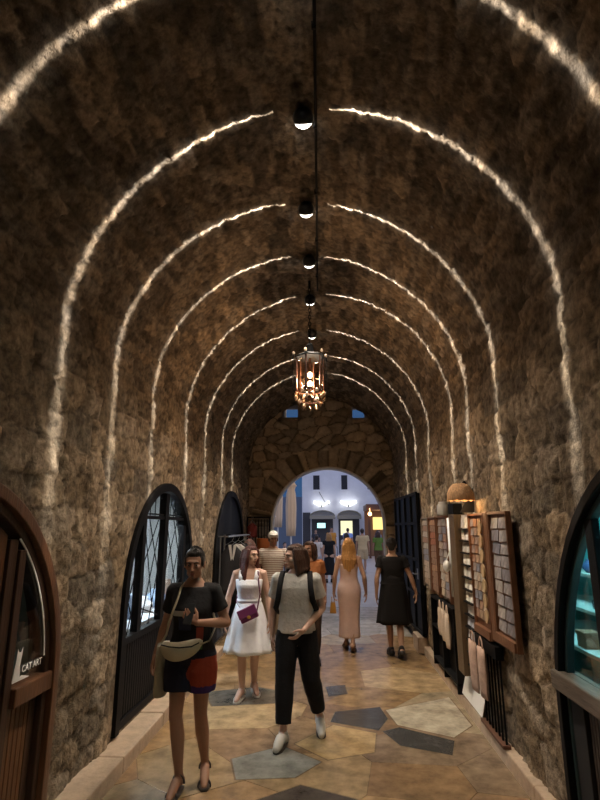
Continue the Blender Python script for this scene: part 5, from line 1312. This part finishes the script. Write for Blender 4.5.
# ---------------------------------------------------------------- 4 woman in the long pale pink dress, from behind
po = Pose(True, head=(.1, 0, 0), bulk=.98, el={-1: (-.245, .06, 1.10), 1: (.225, .05, 1.10)}, wr={-1: (-.27, .0, .86), 1: (.245, .0, .86)},
          kn={-1: (-.07, .02, .48), 1: (.065, -.09, .49)}, an={-1: (-.03, .16, .12), 1: (.055, -.11, .09)}, toe={-1: (-.05, .01, .03), 1: (.08, -.28, .03)}, curl={1: .9})
p4_ = person('person in a long pale pink slip dress with loose blonde hair, seen from behind', (.285, 8.85, 0), PI, 1.69, po, 'mid', 'blonde', 'veil')
pk = cloth('pale_pink_satin', (.66, .47, .40), bump=.35, bscale=12)
def slip(zs):
    R_ = []
    for z in zs:
        t = max(0, (1.0 - z) / .8)
        w_ = float(np.interp(z, [.18, .45, .65, .86, .95, 1.02, 1.10, 1.20, 1.30], [.172, .160, .170, .194, .186, .156, .140, .146, .158])); d_ = float(np.interp(z, [.18, .45, .65, .86, .95, 1.02, 1.10, 1.20, 1.30], [.170, .140, .135, .148, .136, .114, .102, .116, .118]))
        R_.append([Vector((w_ * math.cos(a) * (1 + .05 * t * math.sin(5 * a + 2 * t)), .008 + d_ * math.sin(a) * (1 + .05 * t * math.sin(5 * a + 2 * t)), z)) for a in [2 * PI * j / 56 for j in range(56)]])
    return R_
cloth_shell('dress', pk, p4_, slip(np.linspace(1.30, .20, 40)))
for k in (-1, 1):
    m = MB(); m.tube([po.U((k * .08, -.11, 1.27)), po.U((k * .09, -.10, 1.35)), po.U((k * .092, .0, 1.425)), po.U((k * .085, .085, 1.36)), po.U((k * .075, .11, 1.27))], [.006] * 5, 6); m.build('dress_strap', pk, p4_)
brs = mat('brown_leather', (.16, .075, .03), .5)
for k in (-1, 1): sandal(po, p4_, k, brs)
MWp = Matrix.Translation(p4_.location) @ Matrix.Rotation(PI, 4, 'Z')
c = MWp @ Vector((.27, -.03, .68)); r_e = empty('handbag', c); tag(r_e, 'small mustard yellow handbag held by the person in pale pink', 'handbag')
yb = mat('mustard_leather', (.42, .20, .03), .5, bump=.1)
m = MB(); m.loft([[Vector((.262 + w_ * a, -.03 + d_ * b_, z)) for a, b_ in ((-1, -1), (1, -1), (1, 1), (-1, 1))] for z, w_, d_ in ((.545, .045, .08), (.56, .05, .085), (.70, .036, .068), (.705, .03, .06))]); rel(m, p4_, 0, 0); m.build('body', yb, r_e, c, bevel=.006)
for s_ in (-1, 1):
    m = MB(); m.tube([(.262 + s_ * .02, -.03 + .045 * math.cos(a), .70 + .085 * math.sin(a)) for a in np.linspace(0, PI, 11)], .005, 6); rel(m, p4_, 0, 0); m.build('handle', yb, r_e, c, smooth=True)

# ---------------------------------------------------------------- 5 woman in the black dress, from behind
po = Pose(True, head=(-.1, .02, 0), bulk=1.04, el={-1: (-.275, .05, 1.12), 1: (.245, .05, 1.11)}, wr={-1: (-.345, .0, .90), 1: (.255, .02, .87)},
          kn={-1: (-.075, .03, .48), 1: (.075, -.07, .49)}, an={-1: (-.065, .20, .15), 1: (.055, -.06, .09)}, toe={-1: (-.06, .06, .03), 1: (.08, -.23, .03)})
p5_ = person('person in a loose black knee-length dress with short dark hair, seen from behind', (.94, 8.45, 0), PI, 1.70, po, 'mid', 'black', 'bun')
bd = cloth('black_jersey', (.010, .009, .009), bump=.3, bscale=12)
tee(po, p5_, bd, 1.02, .45, .020, 1.43, 1.15, .007, .03, 'dress_top')
cloth_shell('dress_skirt', bd, p5_, skirt_rings(po, 1.16, .47, .165, .125, .265, .20, fold=.06, folds=7, ease=.9))
bls = mat('black_leather', (.015, .014, .014), .45)
for k in (-1, 1): shoe(po, p5_, k, bls)

# ---------------------------------------------------------------- 6 striped shirt and white cap
po = Pose(False, head=(.15, .05, 0))
p6_ = person('person in a striped shirt and white cap walking in behind the white sundress', (-1.0, 9.35, 0), .05, 1.78, po, 'tan', 'dark', 'crop')
def striped():
    m_ = cloth('striped_tee', (.62, .6, .55)); nt = m_.node_tree; b = nt.nodes['Principled BSDF']
    tc = nd(nt, 'ShaderNodeTexCoord'); w_ = nd(nt, 'ShaderNodeTexWave', bands_direction='Z', i_Scale=11.0); nt.links.new(tc.outputs['Object'], w_.inputs[0])
    cr = nd(nt, 'ShaderNodeValToRGB'); cr.color_ramp.elements[0].color = (.30, .18, .12, 1); cr.color_ramp.elements[1].color = (.70, .66, .60, 1); cr.color_ramp.elements[0].position = .3; cr.color_ramp.elements[1].position = .5
    nt.links.new(w_.outputs[0], cr.inputs[0]); nt.links.new(cr.outputs[0], b.inputs['Base Color']); return m_
tee(po, p6_, striped(), .90, .62, .020, 1.44, 1.15)
trousers(po, p6_, cloth('khaki_trousers', (.28, .22, .15)), .97, .95, .016, 1.3)
for k in (-1, 1): shoe(po, p6_, k, snk, None, 'shoe')
m = MB(); ellR(m, po, (0, .012, .060), (.088, .106, .082)); m.loft([[po.H((x * w_, -.085 - .035 * (1 - abs(x)) * d_ * 2, .075 + dz)) for x in np.linspace(-1, 1, 9)] + [po.H((x * w_, -.06, .075 + dz)) for x in np.linspace(1, -1, 9)] for w_, d_, dz in ((.07, 1.2, 0), (.07, 1.2, .008))]); fuse(m, 'cap', cloth('white_cap', (.75, .74, .72)), p6_, .006, 3)

# ---------------------------------------------------------------- 7 person in rust orange behind the backpacker
po = Pose(True, head=(-.5, .05, 0), bulk=1.05)
p7_ = person('person in a rust orange top half hidden behind the pale grey T-shirt', (-.31, 8.0, 0), .1, 1.66, po, 'tan', 'brown', 'shoulder')
tee(po, p7_, cloth('rust_top', (.33, .12, .04)), .92, .5, .018, 1.42, 1.1, name='top')
trousers(po, p7_, cloth('dark_brown_trousers', (.06, .04, .03)), .97, .95, .014, 1.2)
for k in (-1, 1): shoe(po, p7_, k, bls)

# ---------------------------------------------------------------- people out on the piazza
def walker(label, x, y, rz, h, top, low, skin, hair, style, fem=True, kind='trousers', gait=1, vox=.011, bulk=1.0, **kw):
    po = Pose(fem, bulk=bulk, kn={-1: (-.09, -.09 * gait, .49), 1: (.09, .03 * gait, .49)}, an={-1: (-.085, -.12 * gait, .09), 1: (.085, .18 * gait, .11)}, toe={-1: (-.10, -.29 * gait, .03), 1: (.10, .02 * gait, .03)}, **kw)
    o = person(label, (x, y, 0), rz, h, po, skin, hair, style, vox, False, False)
    tm = cloth('top_' + hair, top); lm = cloth('lower_' + hair, low)
    if kind == 'dress':
        tee(po, o, tm, 1.0, .3, .018, 1.42, 1.05, .011, name='dress_top'); cloth_shell('dress_skirt', tm, o, skirt_rings(po, 1.06, .28, .15, .11, .23, .2, n=40))
    else:
        tee(po, o, tm, .90, .55, .02, 1.43, 1.12, .011, name='shirt'); trousers(po, o, lm, .97, .42 if kind == 'shorts' else .95, .018, 1.25, .011, name=kind)
    for k in (-1, 1): shoe(po, o, k, cloth('shoe_' + hair, (.5, .48, .45) if kind == 'shorts' else (.03, .03, .03)))
    return o
walker('person in a long black dress with fair hair, walking out onto the piazza', -.06, 18.9, PI, 1.66, (.012, .014, .018), (.01, .01, .01), 'fair', 'sandy', 'shoulder', kind='dress')
walker('person in white beside the long black dress out on the piazza', -.50, 19.6, PI - .2, 1.58, (.75, .74, .74), (.7, .69, .68), 'fair', 'dark', 'crop')
walker('person in a beige shirt and beige shorts walking away across the piazza', 1.33, 22.6, PI, 1.80, (.66, .52, .30), (.55, .43, .26), 'mid', 'dark', 'crop', False, 'shorts', bulk=1.08)
walker('person in a green top at the right side of the archway, far out', 2.05, 23.5, PI + .2, 1.68, (.14, .24, .05), (.12, .07, .04), 'tan', 'brown', 'shoulder')
walker('dark-haired person in pale clothes glimpsed above the blonde head', .62, 21.2, PI + .3, 1.64, (.6, .56, .54), (.4, .38, .36), 'fair', 'black', 'shoulder')
walker('person in an orange top standing far out before the lit cafe', .05, 29.5, .3, 1.85, (.60, .27, .05), (.2, .12, .06), 'mid', 'dark', 'crop', False, gait=.3, bulk=1.2)
walker('person in a light blue shirt before the lit cafe doorway', 1.0, 31.0, PI, 1.80, (.30, .45, .85), (.1, .14, .3), 'fair', 'dark', 'crop', False, gait=.4)
walker('person in dark clothes standing at the cafe under the screen', -.9, 33.0, 0, 1.72, (.04, .045, .06), (.03, .03, .04), 'mid', 'black', 'crop', False, gait=.2)
walker('person in grey by the terrace roof, farthest right', 2.7, 30.5, .5, 1.70, (.2, .2, .22), (.08, .08, .1), 'mid', 'black', 'shoulder', gait=.2)
def sitter(label, x, y, rz, top, low, skin, hair, style='crop', fem=True):
    up = (0, .12, -.43)
    po = Pose(fem, up=up, hip={k: (k * .09, .10, .50) for k in (-1, 1)}, kn={k: (k * .11, -.33, .50) for k in (-1, 1)}, an={k: (k * .11, -.30, .09) for k in (-1, 1)}, toe={k: (k * .12, -.47, .03) for k in (-1, 1)},
              el={k: (k * .24, -.05, 1.13) for k in (-1, 1)}, wr={k: (k * .14, -.28, 1.13) for k in (-1, 1)}, hand={k: ((-k * .3, -1, 0), (0, 0, -1), (-k, 0, 0)) for k in (-1, 1)})
    o = person(label, (x, y, 0), rz, 1.68, po, skin, hair, style, .012, False, False); tm, lm = cloth('sit_top', top), cloth('sit_low', low)
    tee(po, o, tm, .92, .55, .02, 1.43, 1.12, .012, name='shirt')
    m = MB(); m.ell((0, .12, .52), (.18, .15, .10))
    for k in (-1, 1): m.tube([po.hip[k], po.kn[k]], [.105, .078], 14); m.limb([po.kn[k], po.kn[k].lerp(po.an[k], .9)], [.075, .055])
    fuse(m, 'trousers', lm, o, .012, 3)
    for k in (-1, 1): shoe(po, o, k, cloth('sit_shoe', (.05, .05, .05)))
sitter('seated person in white at the table near the arch side', -1.85, 22.12, .4 , (.7, .7, .7), (.1, .12, .2), 'fair', 'dark')
sitter('seated person in dark blue in front of the right-hand cafe table', -.95, 22.12, PI + .1, (.05, .07, .14), (.05, .05, .06), 'mid', 'black')
sitter('seated person in pale pink behind the right-hand cafe table', -.55, 23.1, 0, (.6, .42, .40), (.3, .3, .34), 'fair', 'brown', 'shoulder')
sitter('seated person in grey before the deepest cafe table', -.9, 28.3, PI, (.3, .32, .36), (.1, .1, .12), 'mid', 'dark')
